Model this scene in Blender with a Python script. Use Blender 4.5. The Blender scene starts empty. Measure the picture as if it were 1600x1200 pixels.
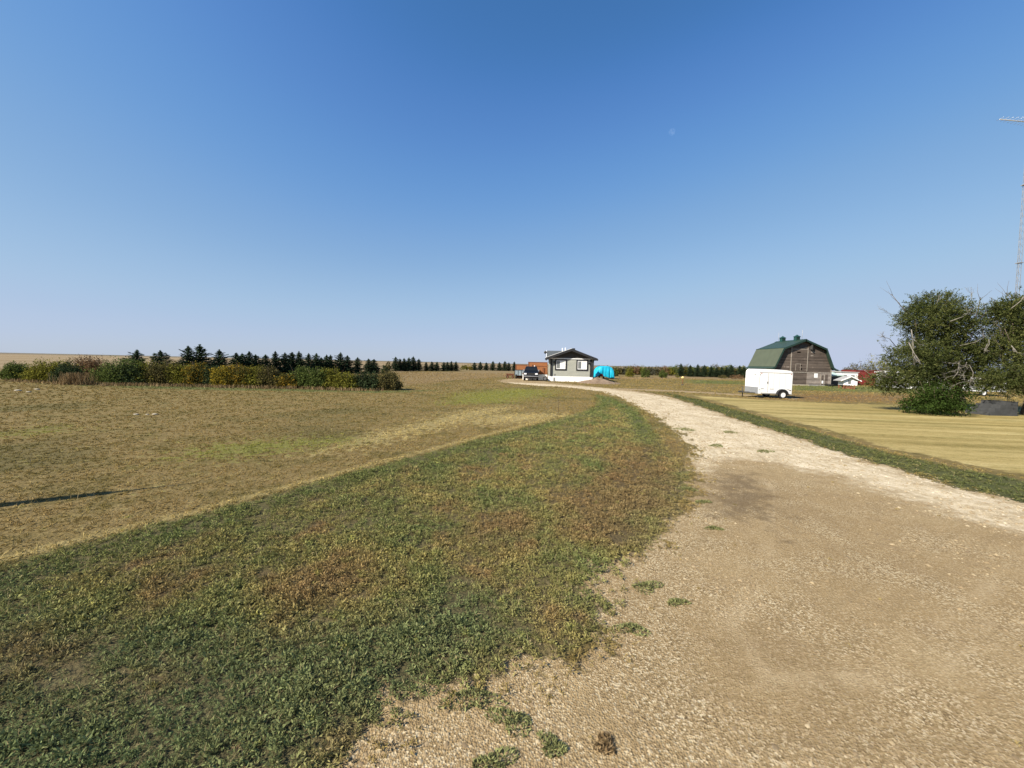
import bpy, math, random
import numpy as np
from mathutils import Vector, Matrix

scene = bpy.context.scene
C = scene.collection
R_ = math.radians
random.seed(7)
rng = np.random.default_rng(11)

# ------------------------------------------------------------------ camera, sky, sun, exposure
EYE = 2.2
FPX = 610.0                       # focal length in pixels of a 1600 px wide frame
PITCH, ROLL = R_(3.0), R_(1.25)
_R0 = Vector((1, 0, 0)); _U0 = Vector((0, math.sin(PITCH), math.cos(PITCH)))
FW = Vector((0, math.cos(PITCH), -math.sin(PITCH)))
RT = _R0 * math.cos(ROLL) + _U0 * math.sin(ROLL)
UP = _U0 * math.cos(ROLL) - _R0 * math.sin(ROLL)
cd = bpy.data.cameras.new('camera'); cam = bpy.data.objects.new('camera', cd); C.objects.link(cam)
cd.sensor_width = 36.0; cd.lens = 36.0 * FPX / 1600.0
cd.clip_start = 0.05; cd.clip_end = 20000
M = Matrix.Identity(4)
for i in range(3):
    M[i][0] = RT[i]; M[i][1] = UP[i]; M[i][2] = -FW[i]
M[2][3] = EYE
cam.matrix_world = M
scene.camera = cam

SUN_EL = R_(37); SUN_DIR = Vector((-0.845 * math.cos(SUN_EL), -0.535 * math.cos(SUN_EL), math.sin(SUN_EL)))
w = bpy.data.worlds.new("World"); scene.world = w; w.use_nodes = True
nt = w.node_tree; nt.nodes.clear()
out = nt.nodes.new('ShaderNodeOutputWorld'); bg = nt.nodes.new('ShaderNodeBackground')
sky = nt.nodes.new('ShaderNodeTexSky'); sky.sky_type = 'NISHITA'; sky.sun_disc = False
sky.sun_elevation = SUN_EL
sky.sun_rotation = math.atan2(SUN_DIR.x, SUN_DIR.y)
sky.altitude = 600; sky.air_density = 1.0; sky.dust_density = 0.35; sky.ozone_density = 3.0
bg.inputs[1].default_value = 0.1
hs = nt.nodes.new('ShaderNodeHueSaturation'); hs.inputs['Saturation'].default_value = 1.12
nt.links.new(sky.outputs[0], hs.inputs['Color'])
def vmul(sock, f):                  # plain gain
    x = nt.nodes.new('ShaderNodeVectorMath'); x.operation = 'MULTIPLY'; x.inputs[1].default_value = (f, f, f)
    nt.links.new(sock, x.inputs[0]); return x.outputs[0]
cv = nt.nodes.new('ShaderNodeRGBCurve')     # sky colours graded by curve: a deeper zenith and a soft, pale blue horizon
for ch, pts_ in ((0, [(0, 0), (.066, .056), (.084, .094), (.112, .145), (.17, .235), (.299, .355), (.519, .44), (.736, .485), (1, .52)]),
                 (1, [(0, 0), (.149, .178), (.186, .243), (.241, .325), (.345, .42), (.545, .53), (.792, .57), (1, .595)]),
                 (2, [(0, 0), (.329, .445), (.398, .575), (.49, .655), (.66, .705), (.847, .755), (1, .765)])):
    c_ = cv.mapping.curves[ch]
    c_.points[0].location = pts_[0]; c_.points[1].location = pts_[-1]
    for q in pts_[1:-1]: c_.points.new(*q)
cv.mapping.extend = 'HORIZONTAL'; cv.mapping.update()
nt.links.new(vmul(hs.outputs[0], 0.142), cv.inputs['Color']); nt.links.new(vmul(cv.outputs[0], 4.5), bg.inputs[0]); nt.links.new(bg.outputs[0], out.inputs[0])
sl = bpy.data.lights.new('sun', 'SUN'); so = bpy.data.objects.new('sun', sl); C.objects.link(so)
sl.energy = 4.2; sl.angle = R_(0.53); sl.color = (1.0, 0.92, 0.78)
so.rotation_euler = SUN_DIR.to_track_quat('Z', 'Y').to_euler()
so.location = (-30, -15, 40)
vs = scene.view_settings
vs.view_transform = 'Standard'; vs.look = 'None'; vs.exposure = 1.15; vs.gamma = 1.0
vs.use_curve_mapping = False
scene.render.film_transparent = False
scene.cycles.max_bounces = 6; scene.cycles.transparent_max_bounces = 8

def at(px, py):
    """where a line of sight through a pixel of the photograph meets the ground"""
    d = FW + RT * ((px - 800) / FPX) - UP * ((py - 600) / FPX)
    t = -EYE / d.z
    return (d.x * t, d.y * t)

# ------------------------------------------------------------------ object helpers
LOC = {}
def link(o, parent=None):
    C.objects.link(o)
    if parent is not None: o.parent = parent
    return o
def tag(o, label=None, cat=None, group=None, kind=None):
    if label: o['label'] = label
    if cat: o['category'] = cat
    if group: o['group'] = group
    if kind: o['kind'] = kind
    return o
def thing(name, label, cat, loc=(0, 0, 0), group=None, rotz=0.0):
    o = bpy.data.objects.new(name, None); o.empty_display_size = 0.3
    C.objects.link(o); o.location = loc; o.rotation_euler = (0, 0, rotz)
    LOC[o.name] = Vector((0, 0, 0))
    return tag(o, label, cat, group)
def copy_tree(o, parent=None):
    c = o.copy(); C.objects.link(c); c.parent = parent
    for ch in list(o.children): copy_tree(ch, c)
    return c

class MB:
    """collects simple shapes and links them as one mesh object"""
    def __init__(s): s.v = []; s.f = []; s.sm = []
    def add(s, vs, fs, smooth=False):
        b = len(s.v); s.v += [tuple(p) for p in vs]
        for f in fs: s.f.append(tuple(b + i for i in f)); s.sm.append(smooth)
        return s
    def box(s, x0, x1, y0, y1, z0, z1):
        return s.add([(x0,y0,z0),(x1,y0,z0),(x1,y1,z0),(x0,y1,z0),(x0,y0,z1),(x1,y0,z1),(x1,y1,z1),(x0,y1,z1)],
                     [(0,3,2,1),(4,5,6,7),(0,1,5,4),(1,2,6,5),(2,3,7,6),(3,0,4,7)])
    def prism(s, poly, axis, a, b):
        """poly: 2-D outline; axis 'y': (x,z) outline run from y=a to y=b; 'x': (y,z); 'z': (x,y)"""
        n = len(poly)
        def P(p, t):
            return {'y': (p[0], t, p[1]), 'x': (t, p[0], p[1]), 'z': (p[0], p[1], t)}[axis]
        vs = [P(p, a) for p in poly] + [P(p, b) for p in poly]
        fs = [tuple(range(n))[::-1], tuple(range(n, 2*n))] + [(i, (i+1) % n, n + (i+1) % n, n + i) for i in range(n)]
        return s.add(vs, fs)
    def loft(s, rings, smooth=False, caps=True):
        n = len(rings[0]); vs = [p for r in rings for p in r]; fs = []
        for k in range(len(rings) - 1):
            for i in range(n):
                j = (i + 1) % n
                fs.append((k*n+i, k*n+j, (k+1)*n+j, (k+1)*n+i))
        if caps: fs += [tuple(range(n))[::-1], tuple(range((len(rings)-1)*n, len(rings)*n))]
        return s.add(vs, fs, smooth)
    def tube(s, pts, rad, n=6, smooth=True):
        pts = [Vector(p) for p in pts]; rings = []
        if not isinstance(rad, (list, tuple)): rad = [rad] * len(pts)
        for i, p in enumerate(pts):
            d = (pts[min(i+1, len(pts)-1)] - pts[max(i-1, 0)]).normalized()
            a = Vector((0, 0, 1)) if abs(d.z) < 0.9 else Vector((1, 0, 0))
            u = d.cross(a).normalized(); v = u.cross(d)
            rings.append([p + (u * math.cos(t) + v * math.sin(t)) * rad[i] for t in [2*math.pi*k/n for k in range(n)]])
        return s.loft(rings, smooth)
    def cyl(s, c, axis, r, h, n=20, r2=None):
        c = Vector(c); ax = {'x': Vector((1,0,0)), 'y': Vector((0,1,0)), 'z': Vector((0,0,1))}[axis]
        return s.tube([c - ax*h/2, c + ax*h/2], [r, r if r2 is None else r2], n, False)
    def quad(s, a, b, c, d): return s.add([a, b, c, d], [(0, 1, 2, 3)])
    def build(s, name, m, parent=None, bevel=0.0, **kw):
        me = bpy.data.meshes.new(name); me.from_pydata(s.v, [], s.f); me.update()
        me.polygons.foreach_set('use_smooth', s.sm)
        if m: me.materials.append(m)
        o = bpy.data.objects.new(name, me); link(o, parent)
        import bmesh
        bm = bmesh.new(); bm.from_mesh(me); bmesh.ops.recalc_face_normals(bm, faces=bm.faces)
        if bevel:
            bmesh.ops.bevel(bm, geom=list(bm.edges), offset=bevel, segments=2, affect='EDGES', profile=0.6, clamp_overlap=True)
        bm.to_mesh(me); bm.free()
        if kw: tag(o, **kw)
        return o

def np_mesh(name, co, faces_n, idx, mats, parent=None, attrs=None, smooth=False):
    """fast mesh: co (N,3), faces_n loop counts, idx flat loop vertex ids"""
    me = bpy.data.meshes.new(name)
    me.vertices.add(len(co)); me.vertices.foreach_set('co', np.ascontiguousarray(co, np.float32).ravel())
    me.loops.add(len(idx)); me.loops.foreach_set('vertex_index', np.ascontiguousarray(idx, np.int32))
    me.polygons.add(len(faces_n))
    st = np.zeros(len(faces_n), np.int32); st[1:] = np.cumsum(faces_n)[:-1]
    me.polygons.foreach_set('loop_start', st)
    me.polygons.foreach_set('loop_total', np.ascontiguousarray(faces_n, np.int32))
    if smooth: me.polygons.foreach_set('use_smooth', np.ones(len(faces_n), bool))
    for k, a in (attrs or {}).items():
        at_ = me.attributes.new(k, 'FLOAT', 'FACE' if len(a) == len(faces_n) else 'POINT'); at_.data.foreach_set('value', np.ascontiguousarray(a, np.float32))
    me.update(calc_edges=True)
    for m in (mats if isinstance(mats, (list, tuple)) else [mats]): me.materials.append(m)
    o = bpy.data.objects.new(name, me); link(o, parent)
    return o

# ------------------------------------------------------------------ material helpers
class NT:
    def __init__(s, tree): s.t = tree
    def n(s, typ, **kw):
        x = s.t.nodes.new(typ)
        for k, v in kw.items(): setattr(x, k, v)
        return x
    def set(s, sock, v):
        if hasattr(v, 'links') or isinstance(v, bpy.types.NodeSocket): s.t.links.new(v, sock)
        elif isinstance(v, (tuple, list)) and len(v) == 3 and sock.type == 'RGBA': sock.default_value = (*v, 1)
        else: sock.default_value = v
    def pos(s): return s.n('ShaderNodeNewGeometry').outputs['Position']
    def objco(s): return s.n('ShaderNodeTexCoord').outputs['Object']
    def attr(s, name): return s.n('ShaderNodeAttribute', attribute_name=name).outputs['Fac']
    def scale(s, vec, xyz):
        m = s.n('ShaderNodeMapping'); s.set(m.inputs[0], vec); m.inputs['Scale'].default_value = xyz; return m.outputs[0]
    def noise(s, vec, scale, detail=3, rough=0.55, dist=0.0):
        x = s.n('ShaderNodeTexNoise'); s.set(x.inputs['Vector'], vec)
        x.inputs['Scale'].default_value = scale; x.inputs['Detail'].default_value = detail
        x.inputs['Roughness'].default_value = rough; x.inputs['Distortion'].default_value = dist
        return x.outputs['Fac']
    def voro(s, vec, scale, out='Color', feature='F1', rand=1.0):
        x = s.n('ShaderNodeTexVoronoi', feature=feature); s.set(x.inputs['Vector'], vec)
        x.inputs['Scale'].default_value = scale; x.inputs['Randomness'].default_value = rand
        return x.outputs[out]
    def math(s, op, a, b=0.0, clamp=False):
        x = s.n('ShaderNodeMath', operation=op, use_clamp=clamp); s.set(x.inputs[0], a); s.set(x.inputs[1], b); return x.outputs[0]
    def ss(s, v, lo, hi):
        x = s.n('ShaderNodeMapRange', interpolation_type='SMOOTHSTEP'); s.set(x.inputs[0], v)
        x.inputs[1].default_value = lo; x.inputs[2].default_value = hi; return x.outputs[0]
    def mix(s, fac, a, b, blend='MIX'):
        x = s.n('ShaderNodeMix', data_type='RGBA', blend_type=blend); s.set(x.inputs[0], fac)
        s.set(x.inputs[6], a); s.set(x.inputs[7], b); return x.outputs[2]
    def ramp(s, v, stops):
        x = s.n('ShaderNodeValToRGB'); s.set(x.inputs[0], v); e = x.color_ramp.elements
        while len(e) < len(stops): e.new(0.5)
        for k, (p, c) in enumerate(stops): e[k].position = p; e[k].color = (*c, 1)
        return x.outputs[0]
    def bright(s, col, f):
        x = s.n('ShaderNodeMix', data_type='RGBA', blend_type='MULTIPLY'); x.inputs[0].default_value = 1
        s.set(x.inputs[6], col)
        c = s.n('ShaderNodeCombineColor')
        for i in range(3): s.set(c.inputs[i], f)
        s.t.links.new(c.outputs[0], x.inputs[7]); return x.outputs[2]
    def bump(s, h, dist, strength=1.0):
        x = s.n('ShaderNodeBump'); s.set(x.inputs['Height'], h); x.inputs['Distance'].default_value = dist
        x.inputs['Strength'].default_value = strength; return x.outputs[0]

def new_mat(name):
    m = bpy.data.materials.new(name); m.use_nodes = True
    t = m.node_tree; b = t.nodes['Principled BSDF']
    return m, NT(t), b

def mat(name, col, rough=0.7, var=0.18, scale=3.0, metal=0.0, bump=0.0, bscale=40.0, stretch=(1, 1, 1), spec=0.3, col2=None):
    """a plain surface with procedural wear: colour drift, dirt and a little relief"""
    m, k, b = new_mat(name)
    co = k.scale(k.objco(), stretch)
    a = k.noise(co, scale, 5, 0.6)
    lo = tuple(c * (1 - var) for c in col) if col2 is None else col2
    hi = tuple(min(1, c * (1 + var)) for c in col)
    k.set(b.inputs['Base Color'], k.ramp(a, [(0.3, lo), (0.7, hi)]))
    r = k.math('MULTIPLY_ADD', k.noise(co, scale * 6, 2), 0.25); r.node.inputs[2].default_value = rough - 0.12
    k.set(b.inputs['Roughness'], r)
    b.inputs['Metallic'].default_value = metal
    b.inputs['Specular IOR Level'].default_value = spec
    if bump:
        k.set(b.inputs['Normal'], k.bump(k.noise(co, bscale, 3), bump))
    return m
# ------------------------------------------------------------------ ground zones (real ground outlines, metres)
def G(pts): return np.array([at(*p) for p in pts])
ROAD_L = [(450,1262),(590,1190),(672,1128),(742,1100),(805,1060),(868,1036),(940,1010),(928,965),(905,925),(965,888),(1020,848),
          (1048,822),(1064,796),(1082,770),(1098,746),(1082,722),(1092,708),(1080,694),(1070,679),(1050,666),(1033,652),(1006,638),(975,622),(945,612),(905,607),(870,604),(835,602.2),(812,600.4),(788,598),(778,594.5)]
ROAD_R = [(800,591.5),(812,590.5),(845,594),(858,597.3),(880,599.3),(905,602),(930,604.6),(960,607),(1000,611.5),(1040,619),(1080,631),
          (1130,649),(1200,671),(1300,704),(1400,734),(1500,761),(1600,789),(1900,880)]
ROAD = G(ROAD_L + ROAD_R + [(1900,1400),(420,1400)])
TRACK = G([(950,606.0),(1060,610.3),(1165,616.6),(1240,622),(1240,623.4),(1165,618.4),(1060,612.2),(985,609.6)])
LAWN_E = [(-400,1030),(-200,955),(-100,920),(0,885),(100,858),(200,832),(330,800),(430,772),(520,748),(600,726),(690,703),(760,684),(812,671),(875,654),(915,643),(935,632),(930,616)]
LAWN = G(LAWN_E + [(1000,640),(1078,745),(1050,800),(960,1000),(700,1105),(420,1262),(420,1400),(-400,1400)])
VERGE = G([(1040,614.5),(1090,624),(1150,641),(1220,661),(1300,684),(1400,711),(1500,733),(1600,753),(1900,802),(1900,880),(1600,789),(1300,704),(1130,649),(1080,631)])
STRAW = [G([(1080,617.5),(1180,624),(1300,630),(1450,634),(1600,640),(2200,662),(2200,830),(1600,742),(1400,702),(1300,675),(1150,635)]),
         G([(480,712),(520,690),(640,664),(720,642),(790,633),(800,640),(690,670),(600,692)]),
         G([(715,661),(760,647),(860,645),(895,649),(850,658),(760,665)])]
GOLD = [G([(1038,585.8),(1165,588.2),(1165,593),(1038,591.6)]), G([(620,582),(740,580.5),(810,580.4),(800,588),(700,595),(630,603)]), G([(940,587.5),(1040,589),(1040,592),(955,593)])]
LIME = [G([(280,714),(330,696),(430,687),(545,685),(548,690),(460,702),(380,714)]), G([(690,632),(715,614),(800,607),(862,609.5),(860,617),(790,630)]), G([(35,675),(75,669),(80,675),(45,679)])]
COOL = [G([(-400,1010),(0,900),(60,905),(120,960),(330,950),(450,985),(600,955),(720,900),(800,930),(830,1000),(700,1080),(560,1180),(420,1262),(-400,1400)]), G([(930,800),(1010,740),(1080,735),(1060,790),(1000,850),(950,860)])]
GREEN = [G([(1075,593.5),(1165,596),(1165,601),(1075,599)]), G([(1235,602),(1440,606),(1450,615),(1240,610)]), G([(930,618),(975,640),(1000,668),(985,640),(960,620)]), G([(60,600),(300,604),(620,611),(700,609),(620,614),(300,609)])]
BROWN = [G([(395,925),(470,892),(560,885),(575,910),(500,945),(420,975)]), G([(225,915),(262,895),(300,900),(285,925),(240,932)]), G([(-40,1020),(60,985),(150,1000),(110,1050),(-20,1075)]), G([(700,840),(760,800),(830,795),(850,830),(770,870)]), G([(225,1060),(260,1045),(300,1060),(270,1085)]),
         G([(1180,617),(1300,615),(1450,619),(1460,630),(1300,627),(1190,623)]), G([(880,760),(960,700),(1050,690),(1060,790),(980,860),(850,840)]), G([(1040,620),(1090,640),(1140,660),(1300,712),(1240,690),(1130,648)])]
DAMP = G([(1085,770),(1125,735),(1180,738),(1215,775),(1232,850),(1185,815),(1110,815)])
PALE = G([(790,597),(860,600),(940,606),(1040,619),(1200,671),(1400,734),(1600,789),(1800,860),(1600,832),(1450,790),(1300,744),(1200,722),(1130,716),(1095,735),(1060,700),(1000,640),(900,607),(820,603)])

def vnoise(x, y, seed=0):
    xi = np.floor(x).astype(np.int64); yi = np.floor(y).astype(np.int64); fx = x - xi; fy = y - yi
    fx = fx*fx*(3-2*fx); fy = fy*fy*(3-2*fy)
    def h(a, b):
        n_ = (a * 374761393 + b * 668265263 + seed * 974634541) & 0x7fffffff
        n_ = ((n_ ^ (n_ >> 13)) * 1274126177) & 0x7fffffff
        return ((n_ ^ (n_ >> 16)) & 0xffff) / 65535.0
    return (h(xi, yi)*(1-fx) + h(xi+1, yi)*fx)*(1-fy) + (h(xi, yi+1)*(1-fx) + h(xi+1, yi+1)*fx)*fy
def sdist(P, poly):
    """signed distance to a polygon, negative inside"""
    res = np.empty(len(P), np.float64)
    A = poly; B = np.roll(poly, -1, 0); E = B - A; L2 = (E * E).sum(1) + 1e-12
    for s in range(0, len(P), 20000):
        p = P[s:s+20000]
        w_ = p[:, None, :] - A[None]
        t = np.clip((w_ * E[None]).sum(2) / L2[None], 0, 1)
        d = w_ - t[..., None] * E[None]
        dd = np.sqrt((d * d).sum(2).min(1))
        c1 = A[None, :, 1] <= p[:, None, 1]; c2 = B[None, :, 1] > p[:, None, 1]
        cr = E[None, :, 0] * w_[..., 1] - E[None, :, 1] * w_[..., 0]
        wn = ((c1 & c2 & (cr > 0)).astype(int) - (~c1 & ~c2 & (cr < 0)).astype(int)).sum(1)
        res[s:s+20000] = np.where(wn != 0, -dd, dd)
    return res
def zones(P):
    d = np.hypot(P[:, 0], P[:, 1])
    def soft(polys, wd):
        s = np.min([sdist(P, q) for q in polys], 0); return np.clip(0.5 - s / wd, 0, 1)
    wide = 0.3 + 0.07 * d
    Z = {}
    sr = np.minimum(sdist(P, ROAD), sdist(P, TRACK)); Z['sr'] = sr
    Z['z_road'] = np.clip(0.5 - sr / (0.7 + 0.012 * d), 0, 1)
    x_, y_ = P[:, 0], P[:, 1]
    Z['z_rag'] = Z['z_road'] + (vnoise(x_*1.5, y_*1.5, 3) - .45)*0.35 + (vnoise(x_*4, y_*4, 13) - .5)*0.55 + (vnoise(x_*11, y_*11, 4) - .5)*0.45
    Z['z_rag'] = np.where((sr < -.55 - .01*d), 1.0, Z['z_rag'] * np.clip((.9 + .01*d - sr) / .35, 0, 1))
    Z['z_margin'] = np.clip(1 - np.abs(sr + 0.28) / 0.75, 0, 1)
    sl_ = sdist(P, LAWN)
    Z['z_lawn'] = np.clip(0.5 - sl_ / (0.7 + 0.05 * d), 0, 1)
    Z['z_edge'] = np.clip(1 - np.abs(sl_ - 0.12 - 0.012*d) / (0.13 + 0.014 * d), 0, 1) * np.clip((20 - d) / 6, 0, 1) * (sr > 1.2)
    Z['z_fringe'] = np.clip(1 - np.abs(sl_ + 0.4) / 0.9, 0, 1) * (sr > 0.8)
    Z['z_verge'] = soft([VERGE], 1.1 + 0.03 * d)
    for n_, q in (('straw', STRAW[:1]), ('pstraw', STRAW[1:]), ('gold', GOLD), ('lime', LIME), ('green', GREEN), ('brown', BROWN), ('cool', COOL)):
        Z['z_' + n_] = soft(q, wide * (2.6 if n_ == 'brown' else 2.0 if n_ in ('lime', 'pstraw', 'green', 'cool') else 1))
    Z['z_damp'] = soft([DAMP], 0.9)
    Z['z_pale'] = soft([PALE], 1.4)
    far = np.clip((d - 95) / 30, 0, 1)
    Z['z_near'] = np.clip(1 - (d - 5) / 22, 0, 1)
    Z['z_rut'] = np.clip(sr, -9, 0)
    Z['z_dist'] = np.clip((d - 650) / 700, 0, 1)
    Z['z_far'] = np.where((P[:, 0] < 5), np.clip((d - 70) / 25, 0, 1) * (P[:, 0] < -22) + far * (P[:, 0] >= -22), far * 0.8)
    return Z
ZN = ['z_road','z_margin','z_lawn','z_edge','z_fringe','z_verge','z_straw','z_pstraw','z_gold','z_lime','z_green','z_brown','z_cool','z_damp','z_pale','z_far','z_dist','z_near','z_rut','z_rag']

def turf_colour(k):
    """colour of the vegetation / thatch at a point on the ground"""
    p = k.pos()
    n0 = k.noise(p, 0.22, 3); n1 = k.noise(p, 0.9, 4, 0.6); n2 = k.noise(p, 4.5, 4, 0.6); n3 = k.noise(p, 26, 3, 0.6)
    nb = k.noise(k.scale(p, (1, 1, 1)), 1.7, 3)
    jit = k.math('MULTIPLY', k.math('SUBTRACT', n1, 0.5), 0.9)
    jit2 = k.math('MULTIPLY', k.math('SUBTRACT', n2, 0.5), 0.6)
    def mask(name, lo=0.4, hi=0.6, j=jit):
        a = k.attr(name)
        return k.ss(k.math('ADD', a, k.math('ADD', jit2, j)), lo, hi)
    field = k.ramp(n1, [(0.28, (0.110, 0.092, 0.030)), (0.42, (0.182, 0.140, 0.048)), (0.55, (0.245, 0.176, 0.070)), (0.72, (0.165, 0.138, 0.044))])
    field = k.mix(k.ss(n2, 0.46, 0.72), field, (0.325, 0.245, 0.108))
    field = k.mix(k.math('MULTIPLY', k.ss(n0, 0.50, 0.66), 0.6), field, (0.118, 0.106, 0.038))
    lawn = k.ramp(n1, [(0.28, (0.100, 0.135, 0.046)), (0.42, (0.160, 0.165, 0.060)), (0.54, (0.226, 0.194, 0.070)), (0.68, (0.275, 0.205, 0.080))])
    lawn = k.mix(k.ss(n2, 0.48, 0.7), lawn, k.mix(n0, (0.110, 0.155, 0.060), (0.212, 0.190, 0.068)))
    lawn = k.mix(k.math('MULTIPLY', k.ss(nb, 0.52, 0.72), 0.6), lawn, (0.265, 0.150, 0.076))
    c = k.mix(mask('z_lawn', 0.42, 0.58), field, lawn)
    green = k.mix(n2, (0.080, 0.128, 0.045), (0.150, 0.158, 0.052))
    fr = k.math('MULTIPLY', k.ss(k.math('ADD', k.attr('z_fringe'), k.math('ADD', k.math('MULTIPLY', jit, 1.6), jit2)), 0.3, 1.0), 0.75)
    c = k.mix(fr, c, green)
    c = k.mix(k.math('MULTIPLY', mask('z_green'), 0.75), c, green)
    c = k.mix(k.math('MULTIPLY', mask('z_cool', .3, .9), 0.72), c, k.mix(n2, (0.078, 0.120, 0.056), (0.142, 0.162, 0.072)))
    c = k.mix(k.math('MULTIPLY', mask('z_brown', .3, .8), 0.72), c, k.mix(n2, (0.160, 0.100, 0.048), (0.250, 0.158, 0.078)))
    c = k.mix(k.math('MULTIPLY', mask('z_verge'), 0.9), c, k.mix(n2, (0.056, 0.090, 0.034), (0.122, 0.116, 0.042)))
    streak = k.noise(k.scale(k.n('ShaderNodeVectorRotate', rotation_type='Z_AXIS').outputs[0], (0.07, 1.25, 1)), 1.0, 4, 0.62, 0.5)
    vr = [q for q in k.t.nodes if q.bl_idname == 'ShaderNodeVectorRotate'][-1]; k.set(vr.inputs['Vector'], p); vr.inputs['Angle'].default_value = 0.16
    straw = k.ramp(k.math('ADD', k.math('MULTIPLY', streak, 0.7), k.math('MULTIPLY', n2, 0.3)),
                   [(0.34, (0.210, 0.170, 0.052)), (0.45, (0.370, 0.285, 0.102)), (0.54, (0.490, 0.385, 0.155)), (0.66, (0.66, 0.53, 0.245))])
    straw = k.mix(k.math('MULTIPLY', k.ss(k.noise(k.scale(p, (.12, .5, 1)), 1.0, 4), .48, .68), 0.5), straw, (0.200, 0.185, 0.062))
    c = k.mix(mask('z_straw'), c, straw)
    c = k.mix(k.math('MULTIPLY', mask('z_pstraw', 0.30, 0.85, k.math('MULTIPLY', k.math('SUBTRACT', n2, 0.5), 1.8)), 0.85), c, k.mix(n3, (0.340, 0.270, 0.105), (0.540, 0.430, 0.200)))
    c = k.mix(k.math('MULTIPLY', k.ss(k.math('ADD', k.attr('z_edge'), jit2), 0.3, 0.8), 0.85), c, (0.380, 0.300, 0.125))
    c = k.mix(k.math('MULTIPLY', mask('z_gold'), 0.85), c, k.mix(streak, (0.210, 0.150, 0.075), (0.330, 0.240, 0.120)))
    c = k.mix(k.math('MULTIPLY', mask('z_lime', 0.28, 0.80, k.math('MULTIPLY', k.math('SUBTRACT', n2, 0.5), 2.4)), 0.85), c, k.mix(n2, (0.150, 0.172, 0.036), (0.285, 0.268, 0.066)))
    st2 = k.noise(k.scale(p, (0.004, 0.03, 1)), 1.0, 3)
    far = k.ramp(st2, [(0.35, (0.270, 0.195, 0.105)), (0.6, (0.360, 0.275, 0.165))])
    c = k.mix(k.attr('z_far'), c, far)
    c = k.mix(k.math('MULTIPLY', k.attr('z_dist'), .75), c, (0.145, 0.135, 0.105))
    return c, n2, n3

def gravel_colour(k):
    p = k.pos()
    a = k.noise(p, 0.55, 4, 0.6); b_ = k.noise(p, 3.2, 4); f = k.noise(p, 90, 2)
    dirt = k.ramp(a, [(0.3, (0.225, 0.155, 0.074)), (0.5, (0.298, 0.210, 0.102)), (0.7, (0.352, 0.262, 0.138))])
    dirt = k.mix(k.ss(b_, 0.5, 0.75), dirt, (0.250, 0.175, 0.090))
    dirt = k.mix(k.math('MULTIPLY', f, 0.5), dirt, (0.14, 0.10, 0.060))
    stones = k.ramp(k.n('ShaderNodeSeparateColor').outputs[0], [(0, (0, 0, 0))])
    sep = stones.node.inputs[0].links[0].from_node
    k.set(sep.inputs[0], k.voro(p, 75.0))
    e = stones.node.color_ramp.elements
    cols = [(0.0, (0.085, 0.058, 0.030)), (0.35, (0.235, 0.166, 0.084)), (0.7, (0.36, 0.275, 0.155)), (0.93, (0.56, 0.475, 0.32))]
    while len(e) < 4: e.new(0.5)
    for i, (ps, cc) in enumerate(cols): e[i].position = ps; e[i].color = (*cc, 1)
    st2 = k.bright(k.mix(k.voro(p, 22.0, 'Distance'), (0.47, 0.40, 0.30), (0.28, 0.22, 0.155)), 1.0)
    big = k.noise(p, 1.3, 4, 0.6)
    amt = k.ss(k.math('ADD', big, k.math('MULTIPLY', k.attr('z_margin'), 0.12)), 0.42, 0.72)
    c = k.mix(k.math('ADD', k.math('MULTIPLY', amt, 0.5), 0.25), dirt, stones)
    pm = k.ss(k.math('ADD', k.attr('z_pale'), k.math('ADD', k.math('MULTIPLY', k.math('SUBTRACT', big, 0.5), 1.3), k.math('MULTIPLY', k.math('SUBTRACT', k.noise(p, 6, 5, 0.75), 0.5), 1.5))), 0.25, 0.95)
    pale = k.ramp(k.math('ADD', k.math('MULTIPLY', k.noise(p, 7, 5, 0.75), 0.6), k.math('MULTIPLY', k.noise(p, 1.1, 4, 0.6), 0.4)), [(0.36, (0.260, 0.195, 0.105)), (0.47, (0.53, 0.435, 0.28)), (0.60, (0.78, 0.68, 0.50))])
    pale = k.mix(0.35, pale, st2)
    c = k.mix(k.math('MULTIPLY', pm, 0.92), c, pale)
    cr = k.n('ShaderNodeCombineXYZ'); k.set(cr.inputs[0], k.math('MULTIPLY', k.attr('z_rut'), 2.4)); k.set(cr.inputs[1], k.math('MULTIPLY', a, 1.5))
    rut = k.noise(cr.outputs[0], 1.0, 3, 0.6)
    c = k.mix(k.math('MULTIPLY', k.ss(rut, 0.52, 0.70), 0.45), c, (0.205, 0.148, 0.078))
    c = k.mix(k.math('MULTIPLY', k.ss(rut, 0.46, 0.30), 0.35), c, (0.46, 0.365, 0.225))
    dm = k.ss(k.math('ADD', k.attr('z_damp'), k.math('MULTIPLY', k.math('SUBTRACT', k.noise(p, 3.4, 6, 0.75), 0.5), 3.2)), 0.30, 1.15)
    c = k.mix(k.math('MULTIPLY', dm, 0.60), c, (0.095, 0.066, 0.038))
    h = k.math('ADD', k.voro(p, 75.0, 'Distance'), k.math('MULTIPLY', k.noise(p, 14, 4), 0.6))
    return c, h

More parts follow.
